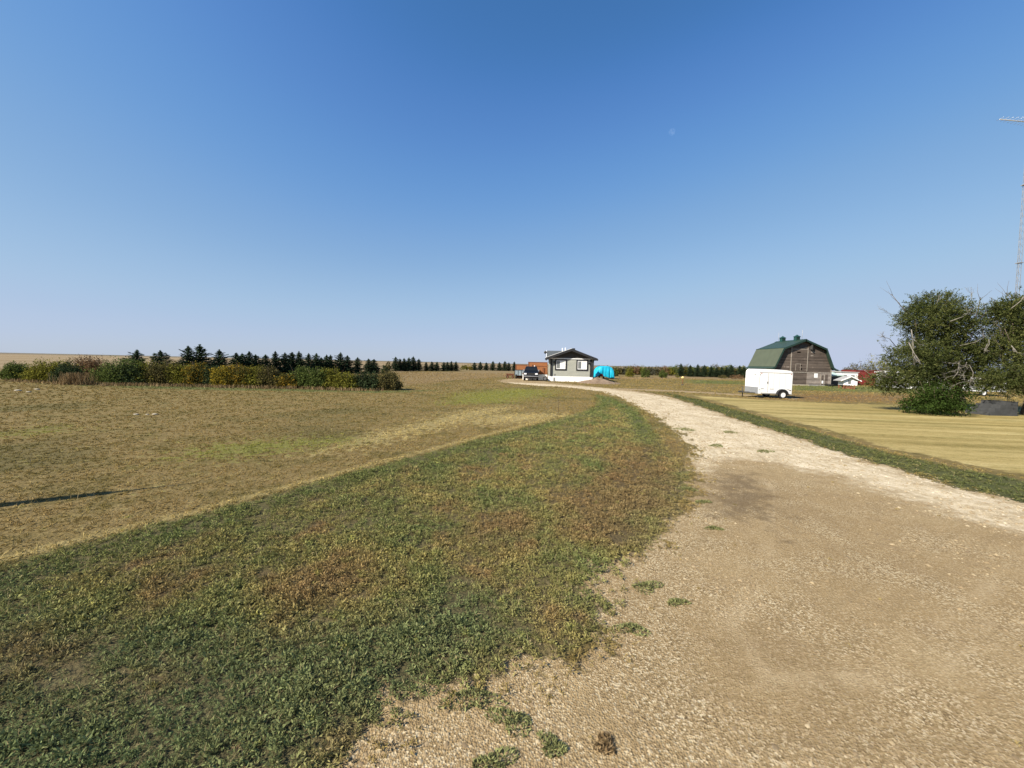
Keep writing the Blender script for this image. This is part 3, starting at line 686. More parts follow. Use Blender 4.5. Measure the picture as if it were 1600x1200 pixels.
# ------------------------------------------------------------------ pickup
def pickup():
    t = thing('pickup_truck', 'black pickup truck facing the viewer beside the grey house', 'truck', (2.42, 50.7, 0), rotz=R_(-4))
    hw = .97
    prof = [(0.02, .62), (0.0, .98), (.10, 1.10), (.5, 1.17), (1.45, 1.23), (5.55, 1.23), (5.6, .62), (4.9, .50), (.5, .46)]
    b = MB(); rings = []
    for x, s in ((-hw, .97), (-hw*.97, 1.0), (hw*.97, 1.0), (hw, .97)):
        rings.append([(x, 2.8 + (y - 2.8)*s, .85 + (z - .85)*s) for y, z in prof])
    b.loft(rings).build('body', W_['black_paint'], t)
    c = MB(); lo = [(1.25, 1.22), (3.7, 1.22)]; 
    def cabring(z, ya, yb, w2): return [(-w2, ya, z), (w2, ya, z), (w2, yb, z), (-w2, yb, z)]
    cab = MB().loft([cabring(1.2, 1.28, 3.72, .92), cabring(1.76, 2.02, 3.52, .76), cabring(1.86, 2.22, 3.42, .68)]).build('cab', W_['black_paint'], t, bevel=.03)
    def lerp(a, b_, q): return a + (b_-a)*q
    g = MB(); g.add([(-.84, 1.36, 1.285), (.84, 1.36, 1.285), (.70, 1.96, 1.74), (-.70, 1.96, 1.74)], [(0, 1, 2, 3)])
    vs_ = [(-.84, 1.34, 1.285), (.84, 1.34, 1.285), (.70, 1.94, 1.74), (-.70, 1.94, 1.74)]
    g.add([(x, y + .02, z) for x, y, z in vs_] + [(x, y - .012, z + .008) for x, y, z in vs_], [(4,5,6,7), (0,1,5,4), (1,2,6,5), (2,3,7,6), (3,0,4,7)])
    g.build('windshield', W_['glass'], cab)
    for s in (-1, 1):
        q = [(s*.905, 1.72, 1.29), (s*.905, 2.55, 1.29), (s*.79, 2.55, 1.72), (s*.79, 2.08, 1.72)]
        MB().add(q + [(x - s*.05, y, z) for x, y, z in q], [(0,1,2,3), (7,6,5,4), (0,4,5,1), (1,5,6,2), (2,6,7,3), (3,7,4,0)]).build('side_window', W_['glass'], cab)
        m = MB().box(s*.98 - .11, s*.98 + .11, 1.62, 1.74, 1.22, 1.44).build('mirror', W_['chrome'], t, bevel=.02)
        MB().box(s*.72 - .17, s*.72 + .17, -.035, .02, .82, 1.00).build('headlight', W_['lens'], t, bevel=.015)
    MB().box(-.46, .46, -.04, .0, .72, 1.02).build('grille', W_['black'], t)
    bp = MB(); bp.loft([[(x, y + .06*abs(x)**2, z) for y, z in ((-.14, .55), (-.16, .60), (-.14, .65), (.02, .65), (.02, .55))] for x in (-1.0, -.6, 0, .6, 1.0)])
    bp.build('bumper', W_['chrome'], t)
    MB().box(-.86, .86, -.04, .06, .30, .53).build('air_dam', W_['black'], t)
    bd = MB()
    for s in (-1, 1): bd.box(s*.90 - .07, s*.90 + .07, 3.76, 5.55, 1.235, 1.36)
    bd.box(-.83, .83, 5.42, 5.55, 1.235, 1.36); bd.build('bed_rail', W_['black_paint'], t)
    for y in (.95, 4.55):
        for s in (-1, 1): wheel(t, (s*.84, y, .385), .385, .27, rim=W_['chrome'], rim_r=.6)
pickup()

def cargo_box():
    t = thing('utility_trailer', 'blue grey box trailer with white wheels parked behind the black pickup', 'trailer', (1.35, 57.0, 0))
    m = MB(); m.box(-1.0, .55, 0, 2.4, .48, .56)
    for a in ((-1.0, -.95, 0, 2.4), (.50, .55, 0, 2.4), (-.95, .50, 0, .05), (-.95, .50, 2.35, 2.4)): m.box(*a, .56, 1.28)
    m.build('box', W_['bluegrey'], t)
    r = MB(); r.box(-1.02, .57, -.03, .0, 1.24, 1.33)
    for x in (-1.0, -.5, 0, .5): r.box(x - .03, x + .03, -.03, -.002, .5, 1.24)
    r.build('rail', W_['dark_steel'], t)
    for s in (-.78, .35): wheel(t, (s, .05, .32), .32, .2, rim=W_['white'], rim_r=.62)
    MB().tube([(-.22, 0, .5), (-.22, -1.2, .48)], .04).build('drawbar', W_['dark_steel'], t)
cargo_box()
def cart():
    t = thing('rusty_cart', 'low rusty cart on small wheels left of the blue grey trailer', 'cart', (-.25, 57.6, 0))
    m = MB(); m.loft([[(-.55, 0, .42), (.45, 0, .42), (.45, .9, .42), (-.55, .9, .42)], [(-.68, -.1, .70), (.55, -.1, .70), (.55, 1.0, .70), (-.68, 1.0, .70)]])
    m.build('tray', W_['rust'], t)
    MB().tube([(.4, .4, .5), (.62, .4, .95), (.64, .4, 1.02)], .03).build('handle', W_['rust'], t)
    MB().tube([(-.5, .4, .45), (-1.1, .4, .30)], .03).build('tongue', W_['rust'], t)
    for x in (-.42, .36): wheel(t, (x, .02, .22), .22, .12, axis='y', rim=W_['rust'])
cart()
def tyre():
    o = MB(); c = Vector((0, 0, .30)); n = 24; rings = []
    for a, rr in [(-.10, .19), (-.11, .27), (-.07, .31), (.07, .31), (.11, .27), (.10, .19)]:
        rings.append([c + Vector((rr*math.cos(2*math.pi*i/n), a + .25*rr*math.sin(2*math.pi*i/n) , rr*math.sin(2*math.pi*i/n))) for i in range(n)])
    t = o.loft(rings + [rings[0]], True, caps=False).build('loose_tyre', W_['rubber'], label='dark tyre leaning against the white base at the left house corner', cat='tyre')
    t.location = (4.30, 50.9, 0)
tyre()

# ------------------------------------------------------------------ gravel heap and tarp
def heap():
    n, mr = 72, 22; co = []; fs = []
    for r in range(mr + 1):
        q = r / mr
        for a in range(n):
            t = 2*math.pi*a/n; ex = 2.75*(1 + .10*math.sin(2*t + 1) + .05*math.sin(5*t)); ey = 2.1*(1 + .08*math.cos(3*t))
            z = .68*(1 - q)**1.15*(1 + .0*q) + .08*(1-q)*math.sin(7*q + 3*t) + .05*(1-q**4)*(random.random() - .5)
            co.append((ex*q*math.cos(t) - .2*(1-q), ey*q*math.sin(t), z - .02*(q > .97)))
    for r in range(mr):
        for a in range(n):
            b_ = (a+1) % n; fs.append((r*n+a, r*n+b_, (r+1)*n+b_, (r+1)*n+a))
    o = MB().add(co, fs, True).build('gravel_heap', mound_mat(), label='low heap of pinkish brown gravel at the right corner of the house', cat='gravel heap')
    o.location = (10.7, 48.2, 0)
heap()
def tarp():
    t = thing('tarp_cover', 'bright turquoise tarp draped over a rounded frame right of the grey house', 'tarp', (15.45, 66.0, 0))
    # arched cover, its hem hanging in folds
    na, nl = 44, 16; W2, Hh, Ln = 1.45, 2.12, 2.8; co = []; fs = []
    for l in range(nl + 1):
        y = -Ln/2 + Ln*l/nl
        for a in range(na + 1):
            th = math.pi*a/na; cx, sz = math.cos(th), math.sin(th)
            x = W2*math.copysign(abs(cx)**.75, cx); z = .12 + (Hh-.12)*abs(sz)**.62
            low = max(0, 1 - z/1.9)
            f = 1 + low*.06*math.sin(y*7 + 2 + 1.3*math.sin(y*2.1)) + .02*math.sin(y*4 + a*.4)
            co.append((x*f, y, z + .10*low*math.sin(y*5) - .06*abs(math.sin(math.pi*l/nl*3))))
    for l in range(nl):
        for a in range(na): q = l*(na+1)+a; fs.append((q, q+1, q+na+2, q+na+1))
    # front apron: gathered curtain closing the arch, raised over the dark gap lower left
    b0 = len(co); nr = 14
    for r in range(nr + 1):
        for a in range(na + 1):
            th = math.pi*a/na; cx, sz = math.cos(th), math.sin(th)
            x = W2*math.copysign(abs(cx)**.75, cx); z1 = .12 + (Hh-.12)*abs(sz)**.62 - .06*0
            hem = .18 + (.62*math.exp(-((x + .75)/.55)**2)) + .06*math.sin(x*7)
            z = z1 + (min(hem, z1) - z1)*r/nr
            fold = (.05*math.sin(x*9 + 1.7*math.sin(x*2.3)) + .03*math.sin(x*17 + 2))*min(1, r/5)
            co.append((x, -Ln/2 - .02 - .05*r/nr + fold - .10*math.sin(math.pi*r/nr), z))
    for r in range(nr):
        for a in range(na): q = b0 + r*(na+1)+a; fs.append((q, q+na+1, q+na+2, q+1))
    o = MB().add(co, fs, True).build('cover', W_['tarp'], t)
    so_ = o.modifiers.new('solid', 'SOLIDIFY'); so_.thickness = .012
    fr = MB()
    for y in (-1.2, 0, 1.2): fr.tube([(1.3*math.cos(math.pi*a/12), y, .02 + 1.98*math.sin(math.pi*a/12)**.7 if 0 < a < 12 else 0) for a in range(13)], .025)
    fr.build('frame', W_['steel'], t)
    m = thing('red_machine', 'dark red machine half hidden under the turquoise tarp', 'machine', (14.8, 65.0, 0))
    MB().box(-.32, .32, -.4, .9, .35, .78).build('body', W_['maroon'], m, bevel=.05)
    for s in (-1, 1): wheel(m, (s*.38, -.2, .26), .26, .18, rim=W_['maroon'])
tarp()

# ------------------------------------------------------------------ white cargo trailer
def trailer():
    t = thing('cargo_trailer', 'white enclosed single axle cargo trailer parked on the mown grass', 'trailer', (18.66, 29.55, 0))
    t.rotation_euler = (0, R_(.9), 0)
    L, Wd, z0, z1 = 2.55, 1.72, .33, 2.20
    # cross-section in (x, z), roof slightly crowned with a rounded front and a drooping tail
    def outline(q):
        top = [(0.06, z1 - .10), (.16, z1 - .015), (.5, z1 + .005), (1.3, z1), (2.1, z1 - .03), (2.42, z1 - .08), (L, z1 - .20)]
        return [(0.0, z0)] + [(0.0, z1 - .22)] + top + [(L, z0)]
    MB().prism(outline(0), 'y', 0, Wd).build('body', W_['trailer_white'], t, bevel=.02)
    # aluminium edge trims, a door outline on the near side
    MB().box(-.03, L + .015, -.018, -.002, z0, z0 + .085).build('trim', W_['steel'], t)
    MB().box(.0, L + .01, -.016, -.002, z1 - .26, z1 - .235).build('trim', W_['steel'], t)
    for a in ((.02, .034, z0 + .09, z1 - .27), (.70, .712, z0 + .12, z1 - .30)): MB().box(a[0], a[1], -.010, -.001, a[2], a[3]).build('door_seam', W_['decal'], t)
    for x in (1.12, 1.56, 2.0): MB().box(x, x + .008, -.006, -.001, z0 + .10, z1 - .28).build('panel_seam', W_['seam'], t)
    MB().box(.64, .69, -.03, -.010, 1.12, 1.26).build('door_latch', W_['dark_steel'], t)
    for z in (.62, 1.75): MB().box(.03, .10, -.022, -.002, z, z + .05).build('hinge', W_['steel'], t)
    MB().prism([(-.012, z0), (.0, z0), (.0, z0 + .50), (-.012, z0 + .50)], 'y', .02, Wd - .02).build('stone_guard', W_['alu'], t)
    MB().box(-.014, .19, -.022, -.002, z0 + .002, z0 + .52).build('corner_guard', W_['white'], t)
    MB().box(-.012, -.001, .35, .62, z1 - .44, z1 - .38).build('emblem', W_['decal'], t)
    for x0_, x1_, zz, h in ((.20, .42, .70, .035), (.86, 1.16, .70, .03), (1.62, 1.86, .69, .02)):
        MB().box(x0_, x1_, -.008, -.001, zz, zz + h).build('stripe', W_['decal'], t)
    sw = MB(); sw.prism([(2.10, .76), (2.30, .72), (2.50, .68), (2.44, .60), (2.34, .66), (2.16, .735)], 'y', -.008, -.001); sw.build('swoosh', W_['decal'], t)
    fe = MB()
    fe.prism([(1.35 + .02 + .44*math.cos(a), .30 + .44*math.sin(a)) for a in [math.pi*k/12 for k in range(13)]] +
             [(1.35 + .02 + .34*math.cos(a), .30 + .34*math.sin(a)) for a in [math.pi*k/12 for k in range(12, -1, -1)]], 'y', -.20, -.003)
    o = fe.build('fender', W_['black'], t); o.location.x = .42 - .02
    # wheels: near and far
    for y in (-.09, Wd + .09): wheel(t, (1.79, y, .305), .305, .19, axis='y', rim=W_['white'], rim_r=.62)
    MB().box(1.70, 1.88, .0, Wd, .27, .33).build('axle', W_['dark_steel'], t)
    # A-frame tongue, jack and coupler
    a = MB(); a.tube([(.1, .30, .36), (-.78, Wd/2, .36)], .04, 6); a.tube([(.1, Wd - .30, .36), (-.78, Wd/2, .36)], .04, 6)
    ton = a.build('tongue', W_['dark_steel'], t)
    MB().box(-.98, -.70, Wd/2 - .06, Wd/2 + .06, .33, .45).build('coupler', W_['dark_steel'], ton)
    MB().tube([(-.62, Wd/2 + .08, .02), (-.62, Wd/2 + .08, .78)], .035).tube([(-.62, Wd/2 + .08, .78), (-.75, Wd/2 + .08, .80)], .02).build('jack', W_['dark_steel'], ton)
    MB().box(-.55, -.2, Wd/2 - .14, Wd/2 + .14, .36, .42).build('step_plate', W_['dark_steel'], ton)
    for x in (.16, 2.42): MB().box(x - .03, x + .03, -.03, -.002, z1 - .33, z1 - .30).build('side_marker', W_['marker'], t)
    MB().box(L + .001, L + .03, .03, Wd - .03, z0 + .05, z1 - .25).build('rear_ramp', W_['white'], t)
trailer()

# ------------------------------------------------------------------ barn
def barn():
    t = thing('old_barn', 'weathered wooden barn with green gambrel roof and two roof vents', 'barn', (40.45, 54.6, 0))
    D = 5.3
    EX, KX = 4.08, 2.98; ZE, ZK, ZP = 2.35, 5.18, 6.42
    wall = [(-EX, 0), (EX, 0), (EX, 2.30), (KX - .06, ZK - .12), (0, ZP - .16), (-KX + .06, ZK - .12), (-EX, 2.30)]
    MB().prism(wall, 'y', 0, D).build('wall', W_['barn'], t)
    MB().box(-EX - .05, EX + .05, -.06, D + .05, -.2, .16).build('foundation', W_['concrete'], t)
    # roof slabs with flared eaves
    prof = [(0, ZP), (KX, ZK), (EX + .02, ZE + .22), (EX + .42, ZE - .02)]
    rf = MB()
    th = .09
    for s in (-1, 1):
        o = [(s*x, z) for x, z in prof] + [(s*(x - .02), z - th) for x, z in prof[::-1]]
        rf.prism(o, 'y', -.45, D + .4)
    roof = rf.build('roof', W_['green_roof'], t)
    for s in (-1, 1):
        MB().prism([(s*(KX + .03), ZK - .01), (s*(EX + .045), ZE + .24), (s*(EX + .036), ZE + .22), (s*(KX + .02), ZK - .02)], 'y', -.44, D + .39).build('paler_sheet', W_['paler_green'], roof, label='paler lower roof sheets')  # paler green sheet laid over both lower roof slopes
    fz = MB()
    for s in (-1, 1):
        o = [(s*x, z + .02) for x, z in prof] + [(s*(x - .10), z - .20) for x, z in prof[::-1]]
        fz.prism(o, 'y', -.50, -.45)
    fz.build('rake_board', W_['green_trim'], roof)
    MB().prism([(-.22, ZP - .06), (0, ZP + .06), (.22, ZP - .06), (.22, ZP - .10), (0, ZP + .02), (-.22, ZP - .10)], 'y', -.5, D + .42).build('ridge_cap', W_['green_trim'], roof)
    for s in (-1, 1):
        MB().prism([(s*(KX + .05), ZK + .03), (s*(KX - .10), ZK + .08), (s*(KX - .10), ZK + .03), (s*(KX + .04), ZK - .06)], 'y', -.48, D + .40).build('knee_flashing', W_['green_trim'], roof)
    for y in (1.35, 4.3):      # ventilators
        c = MB().box(-.27, .27, y - .27, y + .27, ZP - .3, ZP + .45).build('roof_vent', W_['cupola'], roof)
        m = MB()
        m.loft([[(-e, y-e, ZP+z), (e, y-e, ZP+z), (e, y+e, ZP+z), (-e, y+e, ZP+z)] for e, z in ((.33, .45), (.33, .50), (.11, .67), (.03, .77))])
        m.build('vent_cap', W_['cupola'], c)
        lv = MB()
        for q in range(4): lv.box(-.21, .21, y - .295, y - .271, ZP + .08 + q*.09, ZP + .13 + q*.09)
        lv.build('louvre', W_['green_trim'], c)
    for y in (.35, 5.2): MB().tube([(0, y, ZP), (0, y, ZP + 1.35)], .018, 5).build('lightning_rod', W_['steel'], roof)
    # hay door in the loft
    fr = MB()
    fr.box(-1.66, -1.56, -.05, -.004, 2.0, 5.42); fr.box(.62, .72, -.05, -.004, 2.0, 5.30); fr.box(-1.56, .62, -.05, -.004, 5.02, 5.12)
    fr.build('hay_door_frame', W_['barn_trim'], t)
    hd = MB().box(-1.55, .61, -.03, -.004, 2.05, 5.0).build('hay_door', W_['barn'], t)
    sm = MB()
    for a in ((-.95, -.90, 2.10, 3.05), (-.30, -.25, 2.10, 3.05)): sm.box(a[0], a[1], -.05, -.031, a[2], a[3])
    sm.box(-.90, -.30, -.05, -.031, 3.0, 3.05); sm.build('hatch', W_['barn_trim'], hd)
    # pale boards patched on, opening under the peak
    for a in ((-.85, -.35, 4.55, 4.72), (1.1, 1.7, 4.62, 4.74), (1.1, 1.45, 4.18, 4.30), (-.30, -.05, 2.72, 2.86), (-.28, -.02, 2.2, 2.42)):
        MB().box(a[0], a[1], -.03, -.004, a[2], a[3]).build('patch_board', W_['barn_trim'], t)
    MB().loft([[(-.05 + .48*math.cos(k*math.pi/6)*1.15, y, 5.42 + .30*math.sin(k*math.pi/6)) for k in range(12)] for y in (-.03, -.004)]).build('loft_opening', W_['dark_steel'], t)
    MB().prism([(.88, 5.05), (1.05, 5.0), (1.05, 5.85), (.92, 5.9)], 'y', -.40, -.004).build('hay_hood_bracket', W_['dark_steel'], t)
    # band board, lower cladding bleached on the right
    MB().box(-1.7, 3.98, -.05, -.004, 1.80, 1.91).build('band_board', W_['barn_trim'], t)
    MB().box(.72, 4.0, -.035, -.003, .18, 1.79).build('lower_cladding', W_['barn_pale'], t)
    MB().box(1.72, 2.20, -.06, -.036, 1.15, 1.74).build('notice_board', W_['white'], t)
    dd = MB().box(2.72, 3.62, -.06, -.036, .17, 1.62).build('door', W_['barn'], t)
    k = MB(); k.box(2.62, 2.72, -.07, -.036, .17, 1.72); k.box(3.06, 3.22, -.075, -.061, .20, 1.60); k.box(2.72, 3.05, -.075, -.061, 1.5, 1.6); k.build('door_frame', W_['barn_trim'], dd)
    MB().box(2.80, 3.0, -.09, -.061, .35, .75).build('door_patch', W_['white'], dd)
    for s in (-1, 1): MB().box(s*4.06 - .06, s*4.06 + .06, -.05, .02, .16, 2.3).build('corner_board', W_['barn_trim'], t)
    MB().box(-1.3, .9, -.30, -.062, .0, .17).build('sill_step', W_['stone'], t)
    g = thing('gravel_pan', 'low dark wheelbarrow tray lying by the barn door', 'tray', (43.6, 53.7, 0))
    MB().loft([[(-.35, -.2, .08), (.35, -.2, .08), (.35, .2, .08), (-.35, .2, .08)], [(-.5, -.3, .30), (.5, -.3, .30), (.5, .3, .30), (-.5, .3, .30)]]).build('tray', W_['dark_steel'], g)
    wheel(g, (.52, 0, .14), .14, .08, rim=W_['steel'])
barn()

# ------------------------------------------------------------------ small buildings at the right
def sheds():
    a = thing('teal_shed', 'dark teal shed with a pale green roof just right of the barn', 'shed', (47.6, 57.5, 0))
    MB().box(-1.2, 1.05, 0, 3, 0, 1.50).build('wall', W_['teal_dark'], a)
    MB().prism([(-.15, 1.52), (3.1, 2.18), (3.15, 2.10), (-.15, 1.44)], 'x', -1.3, 1.12).build('roof', W_['pale_green'], a)
    MB().box(-1.21, 1.06, -.02, -.003, 1.36, 1.50).build('fascia', W_['pale_green'], a)
    MB().box(-.5, .4, -.04, -.003, .02, 1.3).build('door', W_['black'], a)
    b = thing('white_shed', 'small white shed between the teal shed and the red shed', 'shed', (50.6, 58.6, 0))
    MB().box(-1.25, 1.25, 0, 3, 0, 1.95).build('wall', W_['white'], b)
    MB().prism([(-1.38, 1.96), (1.38, 1.96), (1.38, 2.06), (-1.38, 2.12)], 'y', -.1, 3.1).build('roof', W_['steel'], b)
    for x in (-.7, .45):
        q = MB().box(x - .28, x + .28, -.03, -.002, 1.05, 1.6).build('window', W_['steel'], b); MB().box(x - .23, x + .23, -.04, -.031, 1.10, 1.55).build('pane', W_['grey_glass'], q)
    c = thing('red_shed', 'long low red metal shed partly behind the drooping tree', 'shed', (56.0, 60.6, 0))
    MB().box(-2.75, 3.2, 0, 2.6, 0, 2.22).build('wall', W_['red'], c)
    MB().box(-2.80, 3.25, -.05, 2.65, 2.222, 2.36).build('roof', W_['maroon'], c)
    for x in (-.9, 1.2): MB().box(x, x + .04, -.02, -.002, .1, 2.15).build('door_seam', W_['maroon'], c)
    d = thing('white_building', 'long low white building seen under the branches of the leafy tree', 'building', (54.5, 52.0, 0), rotz=R_(-18))
    MB().box(-3.0, 5.4, 0, 4, 0, 2.05).build('wall', W_['white'], d)
    MB().prism([(-.2, 2.06), (4.2, 2.06), (4.2, 2.2), (2, 2.32), (-.2, 2.2)], 'x', -3.2, 5.6).build('roof', W_['white'], d)
    for x in (-1.5, 1.6):
        q = MB().box(x - .4, x + .4, -.03, -.002, .9, 1.6).build('window', W_['steel'], d); MB().box(x - .34, x + .34, -.04, -.031, .96, 1.54).build('pane', W_['grey_glass'], q)
    MB().box(3.2, 4.0, -.03, -.002, .05, 1.85).build('door', W_['steel'], d)
    e = thing('white_trailer', 'white boxy camper glimpsed behind the bush and trees at the right edge', 'camper', (46.6, 38.3, 0))
    MB().prism([(-1.7, .45), (2.0, .45), (2.1, .8), (2.0, 1.95), (-1.5, 1.95), (-1.85, 1.3)], 'y', 0, 2).build('body', W_['white'], e, bevel=.05)
    MB().box(-.9, .2, -.02, -.002, 1.15, 1.6).build('window', W_['grey_glass'], e)
    MB().box(.9, 1.5, -.02, -.002, .6, 1.75).build('door', W_['steel'], e)
    for x in (-.2,): wheel(e, (x, .1, .32), .32, .2, axis='y', rim=W_['white'])
    # small raised house
    t = thing('chicken_coop', 'tiny white raised coop with a peaked roof in front of the white shed', 'coop', (40.9, 47.3, 0), rotz=R_(-12))
    MB().prism([(-.62, .48), (.62, .48), (.62, 1.12), (0, 1.46), (-.62, 1.12)], 'y', 0, 1.1).build('wall', W_['white'], t)
    r = MB()
    for s in (-1, 1): r.prism([(0, 1.55), (s*1.05, 1.02), (s*1.05, .96), (0, 1.48)], 'y', -.28, 1.35)
    rr = r.build('roof', W_['steel'], t)
    f = MB()
    for s in (-1, 1): f.prism([(0, 1.585), (s*1.08, 1.04), (s*1.08, .93), (0, 1.46)], 'y', -.32, -.285)
    f.build('barge_board', W_['white'], rr)
    MB().box(-.16, .12, -.02, -.002, .62, 1.05).build('door', W_['grey_glass'], t)
    for s in (-.55, .55):
        for y in (.05, 1.05): MB().box(s - .05, s + .05, y - .05, y + .05, 0, .48).build('leg', W_['rust'], t)
    MB().box(-.3, .45, .15, .9, .02, .36).build('crate', W_['rust'], t)
    st = thing('concrete_steps', 'grey concrete steps in the shade under the tree at the right edge', 'steps', (26.05, 20.6, 0))
    m = MB()
    for k_ in range(4): m.box(-.75 + .28*k_, .75, 0, 1.1, .19*k_ + (.002 if k_ else 0), .19*(k_+1))
    m.build('steps', W_['shaded_concrete'], st)
sheds()

def small_things():
    p = thing('marker_post', 'thin garden post with a pale yellow cap on the far lawn', 'post', (20.8, 47.6, 0))
    MB().tube([(0, 0, 0), (0, 0, .82)], .035, 8).build('post', W_['cedar_dark'], p)
    MB().loft([[(r*math.cos(k*math.pi/6), r*math.sin(k*math.pi/6), z) for k in range(12)] for r, z in ((.03, .80), (.15, .84), (.17, .96), (.10, 1.06), (.02, 1.09))], True).build('cap', W_['yellow'], p)
    MB().loft([[(r*math.cos(k*math.pi/5), r*math.sin(k*math.pi/5), z) for k in range(10)] for r, z in ((.16, 0), (.14, .10), (.05, .13))]).build('foot', W_['dark_steel'], p)
    # lattice mast with its antenna
    t = thing('antenna_mast', 'tall lattice mast with a silver aerial boom rising behind the trees', 'mast', (31.95, 25.0, 0))
    t.rotation_euler = (0, R_(-1.0), 0)
    Hh = 17.7; rr = .095; legs = []
    m = MB()
    P3 = [Vector((rr*math.cos(a), rr*math.sin(a), 0)) for a in (R_(90), R_(210), R_(330))]
    for q in P3: m.tube([q, q + Vector((0, 0, Hh))], .010, 5)
    m.build('rail', W_['mast'], t)
    b = MB(); nst = 40
    for k_ in range(nst):
        z0, z1 = Hh*k_/nst, Hh*(k_+1)/nst
        for q in range(3): b.tube([P3[q] + Vector((0, 0, z0)), P3[(q+1) % 3] + Vector((0, 0, z1))], .0055, 4)
    b.build('bracing', W_['mast'], t)
    pp = MB().tube([(0, 0, Hh - .3), (0, 0, Hh + 1.4)], .025, 6).build('top_pole', W_['steel'], t)
    bo = MB().tube([(-2.15, -.25, Hh + .12), (1.6, .2, Hh + .12)], .03, 6).build('aerial_boom', W_['silver'], t)
    for k_ in range(13):
        x = -2.1 + 3.6*k_/12; l = .20 + .035*k_; y = -.25 + .45*(x + 2.15)/3.75
        MB().tube([(x - .06*l, y - l, Hh + .15), (x + .06*l, y + l, Hh + .15)], .010, 4).build('element', W_['silver'], bo)
    for z in (6.5, 9.2, 14.0): MB().box(-.12, .12, -.12, .12, z, z + .04).build('clamp', W_['mast'], t)
    # the pole that throws the long shadow over the yard at the left (stands outside the frame)
    s = SUN_DIR; hyp = math.hypot(s.x, s.y); tipx, tipy = -5.36, 6.78; Hp = 4.1; Ls = Hp * hyp / s.z
    bx, by = tipx + s.x/hyp*Ls, tipy + s.y/hyp*Ls
    u = thing('wooden_pole', 'weathered wooden pole with a thin rod on top standing left of the yard', 'pole', (bx, by, 0))
    MB().tube([(0, 0, -.1), (.01, 0, 1.6), (.0, 0, 3.15)], [.15, .13, .105], 10).build('shaft', W_['bark'], u)
    MB().tube([(0, 0, 3.1), (0, 0, Hp)], [.05, .012], 6).build('rod', W_['steel'], u)
    sp = [(28, 611, .26), (45, 613, .18), (58, 609, .22), (213, 648, .13), (230, 648, .09), (242, 648, .15), (184, 580, 0)]
    for k_, (px, py, sz) in enumerate(sp[:6]):
        x, y = at(px, py); r0 = np.random.default_rng(k_)
        v = []
        for zz, q in ((-.02, .8), (.12, 1.0), (.24, .75), (.30, .25)):
            v.append([(sz*.6*q*math.cos(a)*(1 + .3*r0.random()), sz*.5*q*math.sin(a)*(1 + .3*r0.random()), zz*sz*(1 + .2*r0.random())) for a in [2*math.pi*i_/9 for i_ in range(9)]])
        o = MB().loft(v, True).build('field_stone', W_['stone'], group='pale stones lying on the brown yard', cat='stone',
            label=['flat pale stone farthest left near the hedge', 'small pale stone between two bigger ones near the left hedge', 'pale stone right of the pair near the left hedge',
                   'leftmost of three small pale stones in the brown yard', 'smallest pale stone, middle of three in the brown yard', 'rightmost of three small pale stones in the brown yard'][k_])
        o.location = (x, y, 0)
small_things()
# ------------------------------------------------------------------ vegetation
def leaf_mat(name, stops, trans=0.3, scale=1.2, two=None):
    """leaf colour drifts from clump to clump and from leaf to leaf"""
    m, k, b = new_mat(name)
    r = k.attr('rnd'); a = k.noise(k.objco(), scale, 3)
    c = k.ramp(k.math('ADD', k.math('MULTIPLY', r, 0.45), k.math('MULTIPLY', a, 0.55)), stops)
    for l in list(b.outputs[0].links): k.t.links.remove(l)
    df = k.n('ShaderNodeBsdfDiffuse'); tr = k.n('ShaderNodeBsdfTranslucent'); mx = k.n('ShaderNodeMixShader'); mx.inputs[0].default_value = trans
    k.set(df.inputs[0], c); k.set(tr.inputs[0], c)
    k.t.links.new(df.outputs[0], mx.inputs[1]); k.t.links.new(tr.outputs[0], mx.inputs[2])
    k.t.links.new(mx.outputs[0], k.t.nodes['Material Output'].inputs[0])
    return m
def ramp3(c, lo=.5, hi=1.6): return [(0.3, tuple(x*lo for x in c)), (0.5, c), (0.72, tuple(min(1, x*hi) for x in c))]
